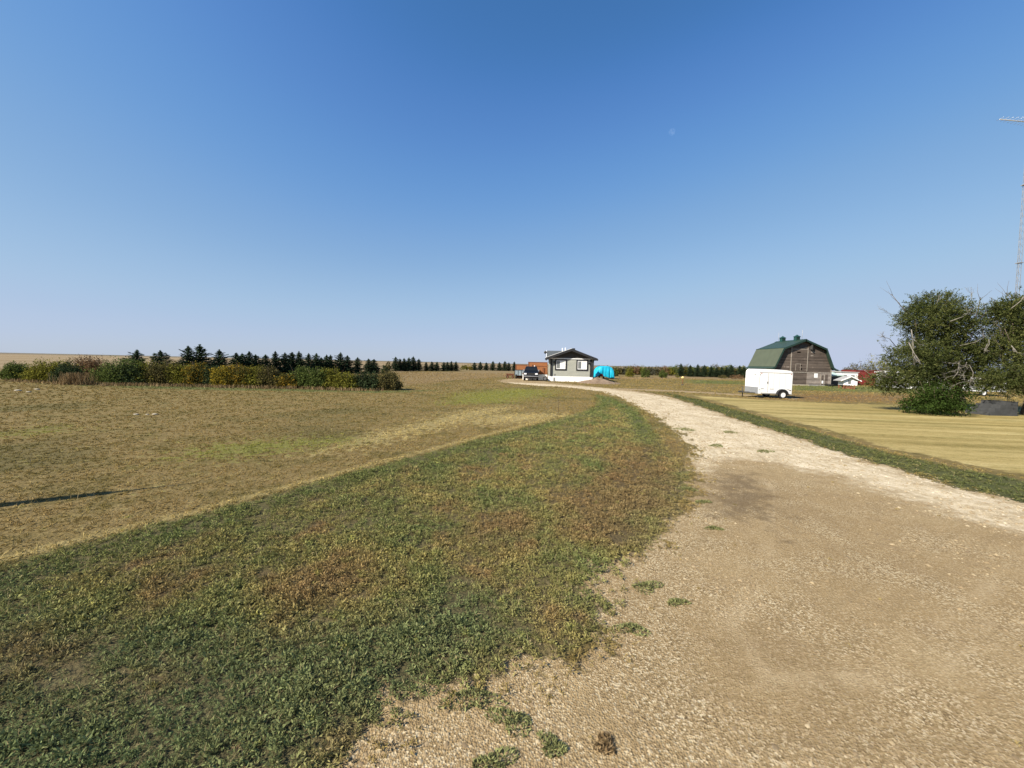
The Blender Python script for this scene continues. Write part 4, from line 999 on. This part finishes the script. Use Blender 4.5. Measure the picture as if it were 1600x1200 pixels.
LM = dict(
 spruce=leaf_mat('spruce_needles', ramp3((0.044, 0.066, 0.036), .5, 1.8), .1, 1.5),
 elm=leaf_mat('elm_leaves', [(0.28, (0.028, 0.039, 0.013)), (0.5, (0.068, 0.083, 0.026)), (0.72, (0.140, 0.146, 0.050))], .28, .9),
 bush=leaf_mat('bush_leaves', ramp3((0.032, 0.052, 0.012), .55, 1.7), .25, 1.4),
 green=leaf_mat('green_shrub_leaves', ramp3((0.090, 0.115, 0.032), .5, 1.7), .25, 1.1),
 dark=leaf_mat('dark_shrub_leaves', ramp3((0.042, 0.058, 0.026), .5, 1.8), .2, 1.1),
 olive=leaf_mat('olive_shrub_leaves', ramp3((0.165, 0.158, 0.030), .5, 1.6), .3, 1.1),
 yellow=leaf_mat('yellow_shrub_leaves', [(0.3, (0.100, 0.092, 0.022)), (0.52, (0.205, 0.165, 0.026)), (0.70, (0.400, 0.285, 0.034))], .3, 1.3),
 orange=leaf_mat('orange_shrub_leaves', [(0.3, (0.075, 0.080, 0.026)), (0.54, (0.140, 0.118, 0.028)), (0.70, (0.380, 0.235, 0.032))], .3, 1.3),
 rust=leaf_mat('rust_shrub_leaves', [(0.3, (0.090, 0.055, 0.030)), (0.5, (0.175, 0.105, 0.055)), (0.7, (0.240, 0.155, 0.080))], .25, 1.3),
 brown=leaf_mat('brown_shrub_leaves', [(0.3, (0.050, 0.048, 0.022)), (0.5, (0.102, 0.090, 0.034)), (0.7, (0.165, 0.135, 0.052))], .25, .8),
 grey=leaf_mat('greyish_leaves', ramp3((0.088, 0.086, 0.058), .55, 1.5), .2, .8),
 straw=leaf_mat('dry_weed_stalks', [(0.3, (0.120, 0.082, 0.040)), (0.5, (0.220, 0.150, 0.078)), (0.7, (0.320, 0.235, 0.130))], .2, 2.0),
 weed=leaf_mat('weed_leaves', ramp3((0.200, 0.205, 0.085), .6, 1.5), .25, 9.0),
)
def leaves(name, P, N, size, aspect, m, parent, g, jitter=.7, along=None):
    """small diamond leaves at points P, long axis along 'along' (or random), turned at random"""
    n = len(P)
    A = g.normal(size=(n, 3)) if along is None else along + g.normal(scale=jitter, size=(n, 3))
    A /= np.linalg.norm(A, axis=1, keepdims=True) + 1e-9
    B = np.cross(A, g.normal(size=(n, 3))); B /= np.linalg.norm(B, axis=1, keepdims=True) + 1e-9
    s = (size * g.uniform(.6, 1.4, n))[:, None]
    v = np.stack([P - A*s, P + B*s*aspect - A*s*.15, P + A*s, P - B*s*aspect - A*s*.15], 1)
    return np_mesh(name, v.reshape(-1, 3), np.full(n, 4), np.arange(n*4), m, parent, {'rnd': np.repeat(g.random(n), 4)})

def unit(v): return v / (np.linalg.norm(v, axis=-1, keepdims=True) + 1e-9)
def crown_points(lobes, n, g, shell=.55, clump=.16, per=16):
    """points gathered in small clumps over a set of ellipsoids, denser near their surface"""
    vol = np.array([l[3]*l[4]*l[5] for l in lobes]) ** .8; nc = max(4, n // per)
    pick = g.choice(len(lobes), nc, p=vol / vol.sum())
    L = np.array([l[:6] for l in lobes])[pick]
    d = unit(g.normal(size=(nc, 3))); r = (shell + (1 - shell)*g.random(nc)**.7) * (1 + .14*g.normal(size=nc))
    c = L[:, :3] + d * L[:, 3:6] * r[:, None]
    cp = np.repeat(c, per, 0); dd = np.repeat(unit(d * L[:, 3:6]), per, 0)
    rad = np.repeat(L[:, 3:6].mean(1), per)
    P = cp + g.normal(size=(nc*per, 3)) * (clump * rad)[:, None]
    return P, dd

def shrub(name, label, cat, x, y, w, h, kind, group, n=2600, size=.055, stems=7, seed=0, depth=None, floor=.03, crown='foliage'):
    g = np.random.default_rng(seed); r = random.Random(seed)
    t = thing(name, label, cat, (x, y, 0), group)
    dp = (depth or w) / 2; w2 = w / 2
    lobes = []
    k = 6 + int(w*1.5)
    for i in range(k):
        a = 2*math.pi*i/k + r.uniform(-.4, .4); q = r.uniform(.25, .62)
        hh = r.uniform(.55, .98) * h
        rx = w2*r.uniform(.32, .48); rz = hh*r.uniform(.36, .5)
        lobes.append((w2*q*math.cos(a), dp*q*math.sin(a), hh - rz, rx, dp*r.uniform(.32, .48), rz))
    lobes.append((0, 0, h*.5, w2*.55, dp*.55, h*.48))
    for i in range(k):
        a = 2*math.pi*i/k + r.uniform(0, .5); lobes.append((w2*.62*math.cos(a), dp*.62*math.sin(a), h*.22, w2*.36, dp*.36, h*.22))
    P, D = crown_points(lobes, n, g, .45, .20, 12)
    P = P[(P[:, 2] > floor) & (P[:, 2] < h*1.08)]; 
    fl = leaves(crown, P, None, size, .45, LM[kind], t, g)
    m = MB()
    for i in range(stems):
        a = r.uniform(0, 6.28); q = r.uniform(.2, .75)
        m.tube([(.08*math.cos(a), .08*math.sin(a), -.03), (w2*q*.5*math.cos(a), dp*q*.5*math.sin(a), h*.45), (w2*q*math.cos(a), dp*q*math.sin(a), h*r.uniform(.75, 1.06))], [.022, .014, .004], 5)
    m.build('stem', W_['stem'], t)
    return t

ORD = ['first', 'second', 'third', 'fourth', 'fifth', 'sixth', 'seventh', 'eighth', 'ninth', 'tenth', 'eleventh', 'twelfth', 'thirteenth', 'fourteenth', 'fifteenth',
       'sixteenth', 'seventeenth', 'eighteenth', 'nineteenth', 'twentieth', 'twenty-first', 'twenty-second', 'twenty-third', 'twenty-fourth']

# the hedge along the left, a shrub at a time: px centre, px base, width m, height m, colour, look
HEDGE = [(6,594.5,1.6,1.35,'green','green rounded shrub at the very left end of the hedge'),
 (48,597,2.7,1.62,'olive','broad yellow green shrub, second from the left end of the hedge'),
 (88,600,1.7,1.45,'dark','dark green shrub between the yellow green shrub and the dry reed clump'),
 (118,596,2.3,1.95,'rust','tall reddish brown shrub behind the dry reed clump'),
 (157,602,2.9,1.85,'green','largest rounded green shrub near the left end of the hedge'),
 (184,602,1.8,1.4,'dark','nearly black green shrub right of the large rounded green one'),
 (212,602,2.0,1.62,'olive','yellowish green shrub below the leftmost spruce'),
 (240,602.5,1.7,1.7,'brown','brownish olive shrub below the second spruce from the left'),
 (267,603,2.0,1.55,'olive','olive shrub with yellow tips left of the orange shrub'),
 (296,603.5,1.35,1.62,'orange','orange tinted shrub left of the tall pair of spruces'),
 (318,604,1.7,1.45,'dark','dark green shrub below the tallest spruce'),
 (340,605,1.25,1.42,'yellow','bright yellow shrub right of the tallest spruce'),
 (361,605.5,1.6,1.65,'orange','yellow and orange speckled shrub in the middle of the hedge'),
 (388,606,1.9,1.45,'olive','pale yellow green shrub right of the orange speckled shrub'),
 (412,606.5,1.4,1.45,'brown','dull brown shrub in the hollow of the hedge'),
 (437,607,1.6,.98,'orange','low orange brown shrub, lowest in the hedge'),
 (462,607,1.7,1.5,'green','mid green shrub right of the low orange brown one'),
 (486,608,1.7,1.5,'green','green shrub under the row of small spruces, left of the bright one'),
 (511,608.5,1.7,1.45,'olive','lighter green shrub under the row of small spruces'),
 (534,609.5,1.4,1.15,'olive','low yellowish shrub left of the dark end shrubs'),
 (563,610,2.0,1.3,'dark','dark shrub, second from the right end of the hedge'),
 (597,610.5,2.1,1.35,'brown','dark twiggy brown green shrub at the right end of the hedge')]
for i, (px, py, w_, h_, kd, lab) in enumerate(HEDGE):
    x, y = at(px, py)
    shrub('hedge_shrub', lab, 'shrub', x, y + w_*.5, w_*(1.2 if i == len(HEDGE) - 1 else 1.65), h_*1.1, kd, 'autumn shrubs of the hedge along the left', 9500, .060, 8, 100 + i, depth=w_*.9)

# dry weeds along the foot of the hedge and the reed clump
def stalks(name, pts, h, m, parent=None, seed=1, wd=.012, **kw):
    g = np.random.default_rng(seed); n = len(pts); P = np.column_stack([pts, np.zeros(n)])
    L = h * g.uniform(.55, 1.15, n); d = unit(np.column_stack([g.normal(0, .22, n), g.normal(0, .22, n), np.ones(n)]))
    az = g.uniform(0, 6.28, n); s = np.column_stack([np.cos(az), np.sin(az), np.zeros(n)]) * wd
    T = P + d * L[:, None]
    v = np.stack([P - s, P + s, T + s*.4, T - s*.4], 1)
    o = np_mesh(name, v.reshape(-1, 3), np.full(n, 4), np.arange(n*4), m, parent, {'rnd': np.repeat(g.random(n), 4)})
    return tag(o, **kw) if kw else o
pts = []
g0 = np.random.default_rng(3)
edge = np.array([at(p[0], p[1] + 1.0) for p in HEDGE])
for _ in range(3000):
    q = g0.random() * (len(edge) - 1); i_ = int(q); f = q - i_
    dens = vnoise(np.array([q*2.3]), np.array([0.5]), 21)[0]
    if g0.random() > dens*1.5 - .1: continue
    b_ = edge[i_]*(1 - f) + edge[i_+1]*f; pts.append((b_[0] + g0.normal(0, .15), b_[1] + g0.normal(.15, .3)))
stalks('dry_weeds', np.array(pts), .24, LM['straw'], seed=4, wd=.02, kind='stuff', label='dry tan weeds growing along the foot of the hedge', cat='weeds')
x, y = at(118, 601.5)
c = thing('reed_clump', 'clump of dry tan reeds at the hedge foot beside the large green shrub', 'reeds', (x, y, 0))
gg = np.random.default_rng(5); stalks('stalks', gg.normal(0, 1, (520, 2))*np.array([.55, .22]), .85, LM['straw'], c, 6, .016)

# spruces
def spruce_mesh(seed, h=3.2, w=.95, n_wh=26):
    g = np.random.default_rng(seed); Ps, As = [], []
    for k in range(n_wh):
        q = k / (n_wh - 1); z = h*(.05 + .91*q); R = w*(1 - q)**.66*(1 + .22*g.normal()) + .05
        nb = int(9 - 4*q); a0 = g.uniform(0, 6.28); lop = g.uniform(0, 6.28)
        for b_ in range(nb):
            a = a0 + 6.283*b_/nb + g.normal(0, .2); L = R*g.uniform(.55, 1.25)*(1 + .18*math.cos(a - lop)); m_ = max(6, int(L/.028))
            t = np.linspace(.08, 1, m_); up = .10 - .30*(1-q)
            x = L*t*math.cos(a); y = L*t*math.sin(a); zz = z + L*(up*t + .28*t*t)
            p = np.column_stack([x, y, zz]); p = np.repeat(p, 3, 0) + g.normal(0, .020, (m_*3, 3))
            d = np.array([math.cos(a), math.sin(a), .25]); Ps.append(p); As.append(np.tile(d, (m_*3, 1)))
    tip = np.column_stack([g.normal(0, .02, 30), g.normal(0, .02, 30), g.uniform(h*.92, h*1.03, 30)]); Ps.append(tip); As.append(np.tile([0, 0, 1.0], (30, 1)))
    return np.concatenate(Ps), np.concatenate(As)
SPR = []
def spruce(label, x, y, h, wd, group, var, cat='spruce'):
    var %= 5
    while len(SPR) <= var:
        SPR.append(None)
    if SPR[var] is None:
        g = np.random.default_rng(50 + var)
        t = thing('spruce_tree', label, cat, (x, y, 0), group)
        P, A = spruce_mesh(70 + var, 3.2, .70 + .08*math.sin(var*2.1))
        leaves('crown', P, None, .070, .36, LM['spruce'], t, g, .55, A)
        MB().tube([(0, 0, -.05), (.01, 0, 1.5), (0, 0, 3.1)], [.07, .045, .01], 7).build('trunk', W_['bark'], t)
        SPR[var] = t
    else:
        t = copy_tree(SPR[var]); tag(t, label, cat, group)
    t.location = (x, y, 0); t.scale = (wd, wd, h / 3.2); t.rotation_euler = (.035*math.sin(x*3.1), .035*math.cos(y*2.3), (x*7.3) % 6.28)
    return t
def ground_from(px, Y):
    d = FW + RT*((px - 800)/FPX); return d.x / d.y * Y
# windbreak running back behind the hedge: px, px of its top
WB = [(213,548,35.5),(250,549,36.5),(294,542,37.5),(313,540,38.5),(344,547.6,41),(370,552.5,43),(380,553,44),(390,550,45),(401,555,46.5),(416,555,48),(431,549.5,49),(447,552,50),(458,551,51.5),(468,550,53),
      (482,553,54.5),(494,553,56),(501,559,57.5),(510,555,58.5),(518,555.5,60),(531,551.5,61),(543,556,62.5),(558,559,64),(576,561,66),(584,561.5,68)]
SL = {0: 'small dark spruce at the left end of the row behind the hedge', 2: 'tall bushy spruce joined to the tallest one, third from left behind the hedge', 3: 'tallest and broadest dark spruce behind the hedge'}
for i, (px, ty, Y) in enumerate(WB):
    x = ground_from(px, Y); hz = 568 + (px - 800)*.0218; h = EYE + (hz - ty)/FPX*Y
    spruce(SL.get(i, 'dark spruce behind the hedge, %s from left in its row' % ORD[i]), x, Y, h, 2.0 if i == 3 else 1.75 if i == 2 else 1.75 + .25*math.sin(i*1.7), 'spruces behind the autumn hedge', i)
FARC = [(617.6,558),(625,561),(631,560),(638,559),(646,557.5),(654,561),(666,566),(675,565),(682,565.5),(693,566),(699,565.5),(705,564.5),(712,565)]
for i, (px, ty) in enumerate(FARC):
    Y = 84 + i*1.1; x = ground_from(px, Y); hz = 568 + (px - 800)*.0218
    spruce('dark spruce in the far clump past the hedge, %s from left' % ORD[i], x, Y, EYE + (hz - ty)/FPX*Y, 1.7 if i < 6 else 1.35, 'spruces in the far clump', i + 2)
FARR = [(741,566.5),(750,565.5),(759,566.5),(769,564.5),(780,566),(788,564.5),(794.5,566.5),(803.5,565.5)]
for i, (px, ty) in enumerate(FARR):
    Y = 113; x = ground_from(px, Y); hz = 568 + (px - 800)*.0218
    spruce('small spruce in far row left of cedar deck, %s from left' % ORD[i], x, Y, EYE + (hz - ty)/FPX*Y, 1.55, 'spruces in the far row by the deck', i + 1)
RR = [(1063,567.5),(1077,569.5),(1089,568.5),(1099.5,569.5),(1110,571),(1119,573.5),(1126,572.5),(1134,573),(1142,569.5),(1154,570.5),(1161,572)]
for i, (px, ty) in enumerate(RR):
    Y = 92; x = ground_from(px, Y); hz = 568 + (px - 800)*.0218
    spruce('dark spruce before far hedge beside white trailer, %s from left' % ORD[i], x, Y, EYE + (hz - ty - 1)/FPX*Y, 1.5, 'spruces in front of the far hedge', i + 3)
for i, (px, ty, Y, lab) in enumerate(((1308,577.5,110,'small distant spruce above the teal shed'), (1316,577,110,'small distant spruce above the white shed'))):
    hz = 568 + (px - 800)*.0218
    spruce(lab, ground_from(px, Y), Y, EYE + (hz - ty)/FPX*Y, 1.5, 'distant spruces beyond the sheds', i)

# far shrubs and bushes
def far_shrub(name, lab, px, Y, w, h, kd, group, seed, n=700, size=.13):
    return shrub(name, lab, 'shrub', ground_from(px, Y), Y, w, h, kd, group, n, size, 4, seed)
far_shrub('yellow_shrub', 'yellowish green shrub in the gap of the far spruces', 725, 112, 2.6, 1.9, 'olive', 'far shrubs left of the deck', 300)
far_shrub('yellow_shrub', 'paler yellow shrub right beside the yellowish green one in the far gap', 733, 113, 2.4, 1.9, 'yellow', 'far shrubs left of the deck', 301)
far_shrub('brown_shrub', 'dull brown shrub between the hedge spruces and the far clump', 606, 76, 1.6, 2.3, 'brown', 'far shrubs left of the deck', 302)
far_shrub('brown_shrub', 'small dark shrub at the foot of the last hedge spruce', 601, 66, 1.5, 1.5, 'dark', 'far shrubs left of the deck', 303)
for i, (px, w_, h_) in enumerate(((960, 1.55, 2.15), (983, 1.95, 2.25), (1008, 2.0, 2.05), (1035, 1.9, 1.75))):
    far_shrub('round_bush', 'round bush on far lawn right of turquoise tarp, %s from left' % ORD[i], px, 79 - i*.6, w_, h_*1.05, 'green' if i != 1 else 'olive', 'round bushes on the far lawn', 310 + i, 1500, .10)
k_ = 0
for px in list(range(938, 1172, 9)):
    kd = ['brown', 'rust', 'olive', 'brown', 'grey'][k_ % 5] if px < 1050 else ['olive', 'green', 'brown'][k_ % 3]
    Y = 100 + 3*math.sin(px*.7); top = 569.8 if px > 1020 else 571.2
    hz = 568 + (px - 800)*.0218
    h = EYE + (hz - top)/FPX*Y + .25*math.sin(px*1.3)
    far_shrub('hedge_tree', '%s shrub in far hedge between house and barn, %s from left' % ({'brown': 'brown', 'rust': 'reddish brown', 'olive': 'olive', 'grey': 'greyish', 'green': 'green'}[kd], (ORD + ['twenty-fifth', 'twenty-sixth', 'twenty-seventh'])[k_]), px, Y, 3.4, h, kd, 'shrubs of the far hedge', 400 + k_, 1900, .13)
    k_ += 1
far_shrub('rust_shrub', 'low reddish brown shrub just left of the white trailer', 1150, 83, 3.0, .9, 'rust', None, 320, 700, .10)
far_shrub('rust_shrub', 'small low brown shrub at the far grass edge left of the white trailer', 1130, 84, 2.4, .75, 'brown', None, 321, 500, .10)
far_shrub('leafy_sapling', 'small sapling at the edge of the far pale grass', 1058, 80, .9, 1.0, 'olive', None, 322, 250, .08)

# big leafy trees at the right
def big_tree(label, x, y, lobes, limbs, n, seed, twigs=()):
    g = np.random.default_rng(seed); r = random.Random(seed)
    t = thing('leafy_tree', label, 'tree', (x, y, 0))
    o = Vector((x, y, 0))
    L = [(l[0]-x, l[1]-y, l[2], l[3], l[4], l[5]) for l in lobes]
    # sprays: short shoots pointing out and up, with leaves along them
    vol = np.array([l[3]*l[4]*l[5] for l in L])**.72; ns = n // 14
    pk = g.choice(len(L), ns, p=vol/vol.sum()); A = np.array(L)[pk]
    d = unit(g.normal(size=(ns, 3))); rr = (.35 + .65*g.random(ns)**.55)*(1 + .16*g.normal(size=ns))
    c = A[:, :3] + d*A[:, 3:6]*rr[:, None]
    sd = unit(d*.9 + g.normal(scale=.5, size=(ns, 3)) + np.array([0, 0, .25])); ln = g.uniform(.18, .55, ns)
    tt = np.tile(np.linspace(0, 1, 14), ns)
    P = np.repeat(c, 14, 0) + np.repeat(sd*ln[:, None], 14, 0)*tt[:, None] + g.normal(scale=.028, size=(ns*14, 3))
    P[:, 2] -= .12*np.repeat(ln, 14)*tt**2
    AL = np.repeat(sd, 14, 0)
    ok = P[:, 2] > .12
    leaves('crown', P[ok], None, .045, .36, LM['elm'], t, g, .75, AL[ok])
    m = MB()
    def limb(p0, p1, r0, r1, depth):
        p0, p1 = Vector(p0), Vector(p1); mid = (p0 + p1)/2 + Vector((r.uniform(-1, 1), r.uniform(-1, 1), r.uniform(-.3, .6)))*(p1-p0).length*.10
        m.tube([p0, mid, p1], [r0, (r0+r1)/2, r1], 7)
        if depth:
            for _ in range(4):
                q = r.uniform(.35, 1); s = p0.lerp(p1, q); dd = ((p1-p0).normalized() + Vector((r.uniform(-1, 1), r.uniform(-1, 1), r.uniform(-.4, .9)))*.8).normalized()
                limb(s, s + dd*(p1-p0).length*r.uniform(.35, .6), r1*.8, r1*.25, depth - 1)
    for p0, p1, r0, r1 in limbs: limb(Vector(p0) - o, Vector(p1) - o, r0, r1, 2)
    m.build('trunk', W_['bark'], t)
    box_ = [None]
    def twig(p, d_, l, rad_, depth):
        e = p + d_*l; k2 = (p + e)/2 + Vector((r.uniform(-1, 1), r.uniform(-1, 1), r.uniform(-1, 1)))*l*.09
        box_[0].tube([p, k2, e], [rad_*.7, rad_*.5, rad_*.28], 5)
        if depth:
            for _ in range(3):
                s = p.lerp(e, r.uniform(.3, .95)); nd = (d_ + Vector((r.uniform(-1, 1), r.uniform(-1, 1), r.uniform(-.5, 1)))*.8).normalized()
                twig(s, nd, l*r.uniform(.35, .6), rad_*.55, depth - 1)
    for p, e, rad_ in twigs:
        p, e = Vector(p) - o, Vector(e) - o; box_[0] = MB(); twig(p, (e-p).normalized(), (e-p).length, rad_, 3)
        box_[0].build('dead_branch', W_['deadwood'], t)
    return t
def pt(px, py, Y):
    d = FW + RT*((px - 800)/FPX) - UP*((py - 600)/FPX); return (d.x/d.y*Y, Y, EYE + d.z/d.y*Y)
def lobe(px, py, Y, rx, rz, ry):
    x, yy, z = pt(px, py, Y); return (x, yy, z, rx*Y/FPX, ry, rz*Y/FPX)
YA = 23.0
lobesA = [lobe(1465,500,YA,42,33,1.5), lobe(1438,498,YA-.3,26,20,.9), lobe(1494,510,YA+.2,20,26,1.0), lobe(1462,474,YA,28,14,.8), lobe(1422,562,YA-.6,30,26,1.1), lobe(1455,548,YA-.3,32,26,1.2),
          lobe(1410,592,YA-.8,26,15,.9), lobe(1375,596,YA-.9,20,11,.6), lobe(1395,600,YA-.8,18,12,.6), lobe(1450,590,YA,30,17,1.0), lobe(1500,560,YA+.6,36,28,1.3), lobe(1516,556,YA,20,18,1.0), lobe(1480,595,YA+.7,34,20,1.0), lobe(1530,590,YA+.5,26,18,.9)]
base = pt(1497, 640, YA+.4); bA = (base[0], base[1], 0)
def seg(a, b_, r0, r1): return (a, b_, r0, r1)
fork = (bA[0] - .1, bA[1], 1.1)
limbsA = [seg(bA, fork, .26, .20), seg(fork, pt(1450,560,YA), .15, .06), seg(fork, pt(1478,500,YA), .15, .05), seg(fork, pt(1515,505,YA), .13, .05), seg((bA[0]-.2, bA[1]-.1, .9), pt(1400,592,YA-.8), .11, .04), seg(fork, pt(1430,500,YA-.3), .11, .04), seg(fork, pt(1535,560,YA), .12, .04)]
twA = [(pt(1400,542,YA-.5), pt(1370,523,YA-.8), .030), (pt(1405,500,YA-.4), pt(1384,486,YA-.6), .018), (pt(1515,475,YA), pt(1519,456,YA), .022), (pt(1420,535,YA-1.6), pt(1437,566,YA-1.9), .045), (pt(1424,515,YA-1.5), pt(1428,545,YA-1.8), .04),
       (pt(1500,562,YA-1.0), pt(1497,578,YA-1.5), .035), (pt(1510,566,YA-1.2), pt(1508,598,YA-1.6), .04), (pt(1498,572,YA-1.2), pt(1488,592,YA-1.5), .035), (pt(1470,565,YA-1.1), pt(1500,568,YA-1.5), .035),
       (pt(1485,502,YA-1.6), pt(1518,486,YA-1.3), .035), (pt(1463,475,YA-.8), pt(1467,464,YA-.8), .02), (pt(1500,540,YA-1.0), pt(1548,522,YA-1.2), .035), (pt(1515,570,YA-1.0), pt(1518,600,YA-1.4), .035), (pt(1350,578,YA-.9), pt(1368,592,YA-.9), .02)]
big_tree('spreading dark leafy tree with bleached dead branches, left of the two big trees', bA[0], bA[1], lobesA, limbsA, 120000, 900, twA)
YB = 21.5
lobesB = [lobe(1588,505,YB,32,32,1.4), lobe(1562,545,YB,22,18,1.0), lobe(1612,490,YB,40,30,1.5), lobe(1590,540,YB,40,24,1.3), lobe(1650,520,YB,45,40,1.6), lobe(1592,585,YB-.8,38,24,1.2), lobe(1560,600,YB-.6,22,13,.8), lobe(1640,590,YB,45,28,1.5), lobe(1576,482,YB,18,13,.8)]
baseB = pt(1605, 650, YB); bB = (baseB[0], baseB[1], 0); fB = (bB[0]+.1, bB[1], 1.2)
limbsB = [seg(bB, fB, .28, .2), seg(fB, pt(1580,500,YB), .15, .05), seg(fB, pt(1620,490,YB), .15, .05), seg(fB, pt(1650,540,YB), .13, .05), seg(fB, pt(1560,550,YB), .11, .04), seg(fB, pt(1592,585,YB-.8), .1, .04)]
twB = [(pt(1580,482,YB-.9), pt(1600,463,YB-.9), .035), (pt(1556,475,YB), pt(1550,468,YB), .02), (pt(1580,540,YB-1.4), pt(1590,552,YB-1.6), .03), (pt(1545,530,YB-.9), pt(1540,548,YB-1.1), .025)]
big_tree('dense dark leafy tree cut off by the right edge of the view', bB[0], bB[1], lobesB, limbsB, 104000, 901, twB)
x, y = at(1498, 652)
shrub('low_bush', 'low spreading green bush at the foot of the leafy trees', 'bush', x, y + 1.1, 3.7, 1.75, 'bush', None, 9500, .050, 14, 902, depth=2.3)
x, y = at(1415, 599)
def grove():
    Y = 66
    spec = [(1352,572,15,14,'grey','greyish leafy tree behind the red shed'), (1372,565,20,18,'olive','taller leafy tree behind the red shed'), (1325,580,8,8,'grey','small greyish shrub above the white shed'), (1335,577,9,9,'brown','brownish shrub at the left end of the trees behind the red shed'), (1398,578,20,18,'grey','greyish tree behind the white building')]
    for i, (px, py, rx, rz, kd, lab) in enumerate(spec):
        c0 = pt(px, py, Y); w_ = rx*2*Y/FPX; top = pt(px, py - rz*.85, Y)[2]
        shrub('leafy_tree', lab, 'tree', c0[0], Y, w_*1.25, top, kd, 'trees behind the sheds', 3200, .10, 7, 930 + i, floor=.9, crown='crown')
grove()

# single weed tufts growing in the gravel
WEEDS = [(1010,918,.20,'weed tuft alone in the pale gravel right of the grass edge'), (1058,942,.12,'small thin weed in the gravel right of the larger tuft'), (985,984,.17,'weed tuft just off the lawn corner'), (800,1128,.17,'weed tuft between the lawn edge and the front gravel'), (862,1166,.12,'small green weed in the front gravel'), (945,1165,.10,'thin brownish weed in the front gravel'), (770,1196,.16,'weed at the bottom edge of the view'),
         (1097,785,.16,'flat weed at the left edge of the damp patch'), (1115,826,.13,'weed just below the damp patch'), (1075,765,.20,'green tuft at the lawn edge left of the damp patch'), (1070,672,.45,'weed patch in the pale gravel, farthest along the drive'), (1140,676,.35,'flat weed mat in the middle of the pale gravel'), (1120,697,.30,'weed in the pale gravel left of the flat mat'), (1195,706,.30,'flat weed near the near edge of the pale gravel'), (740,1095,.22,'ragged weed on the lawn corner gravel')]
for i, (px, py, sz, lab) in enumerate(WEEDS):
    x, y = at(px, py); g = np.random.default_rng(800 + i); n = int(420 + 300*sz)
    a = g.uniform(0, 6.28, n); q = np.sqrt(g.random(n)); hh = .30*sz + .02
    o_ = 1 + .35*np.sin(2*a + i) + .25*np.sin(3*a + 2*i)
    P = np.column_stack([sz*.72*q*o_*np.cos(a), sz*.5*q*o_*np.sin(a), .004 + .6*hh*g.random(n)*(1.05 - q**2)])
    al = np.column_stack([np.cos(a)*q, np.sin(a)*q, np.full(n, .5)])
    o = leaves('gravel_weed', P, None, .010 + .020*sz, .30, LM['weed'] if i != 5 else LM['straw'], None, g, .5, al)
    o.location = (x, y, 0); tag(o, lab, 'weed', 'weeds in the gravel')
# a thin bare sapling on the lawn
x, y = at(872, 648)
t = thing('bare_sapling', 'thin bare sapling standing in the grass before the house', 'sapling', (x, y, 0))
MB().tube([(0, 0, 0), (.02, 0, .5), (.0, .02, .95)], [.010, .008, .003], 5).build('stem', W_['stem'], t)
MB().tube([(.01, 0, .45), (.10, .02, .75)], [.005, .002], 4).tube([(.0, 0, .6), (-.07, .02, .84)], [.005, .002], 4).build('twig', W_['stem'], t)
# the faint day moon
moon_dir = (Vector(pt(1050, 206, 1.0)) - Vector((0, 0, EYE))).normalized()
m, k, b = new_mat('moon_surface')
for l in list(b.outputs[0].links): k.t.links.remove(l)
df = k.n('ShaderNodeBsdfDiffuse'); k.set(df.inputs[0], k.ramp(k.noise(k.objco(), .02, 3), [(.42, (.004, .005, .006)), (.6, (.034, .036, .038))]))
tr = k.n('ShaderNodeBsdfTransparent'); ad = k.n('ShaderNodeAddShader'); k.t.links.new(df.outputs[0], ad.inputs[0]); k.t.links.new(tr.outputs[0], ad.inputs[1])
k.t.links.new(ad.outputs[0], k.t.nodes['Material Output'].inputs[0])
mo = MB().loft([[(55*math.sin(a)*math.cos(t), 55*math.sin(a)*math.sin(t), 55*math.cos(a)) for t in [2*math.pi*q/32 for q in range(32)]] for a in [math.pi*(q + .02)/16.04 for q in range(17)]], True)
mo = mo.build('moon', m, label='faint pale moon in the daytime sky', cat='moon'); mo.location = moon_dir*9000 + Vector((0, 0, EYE))
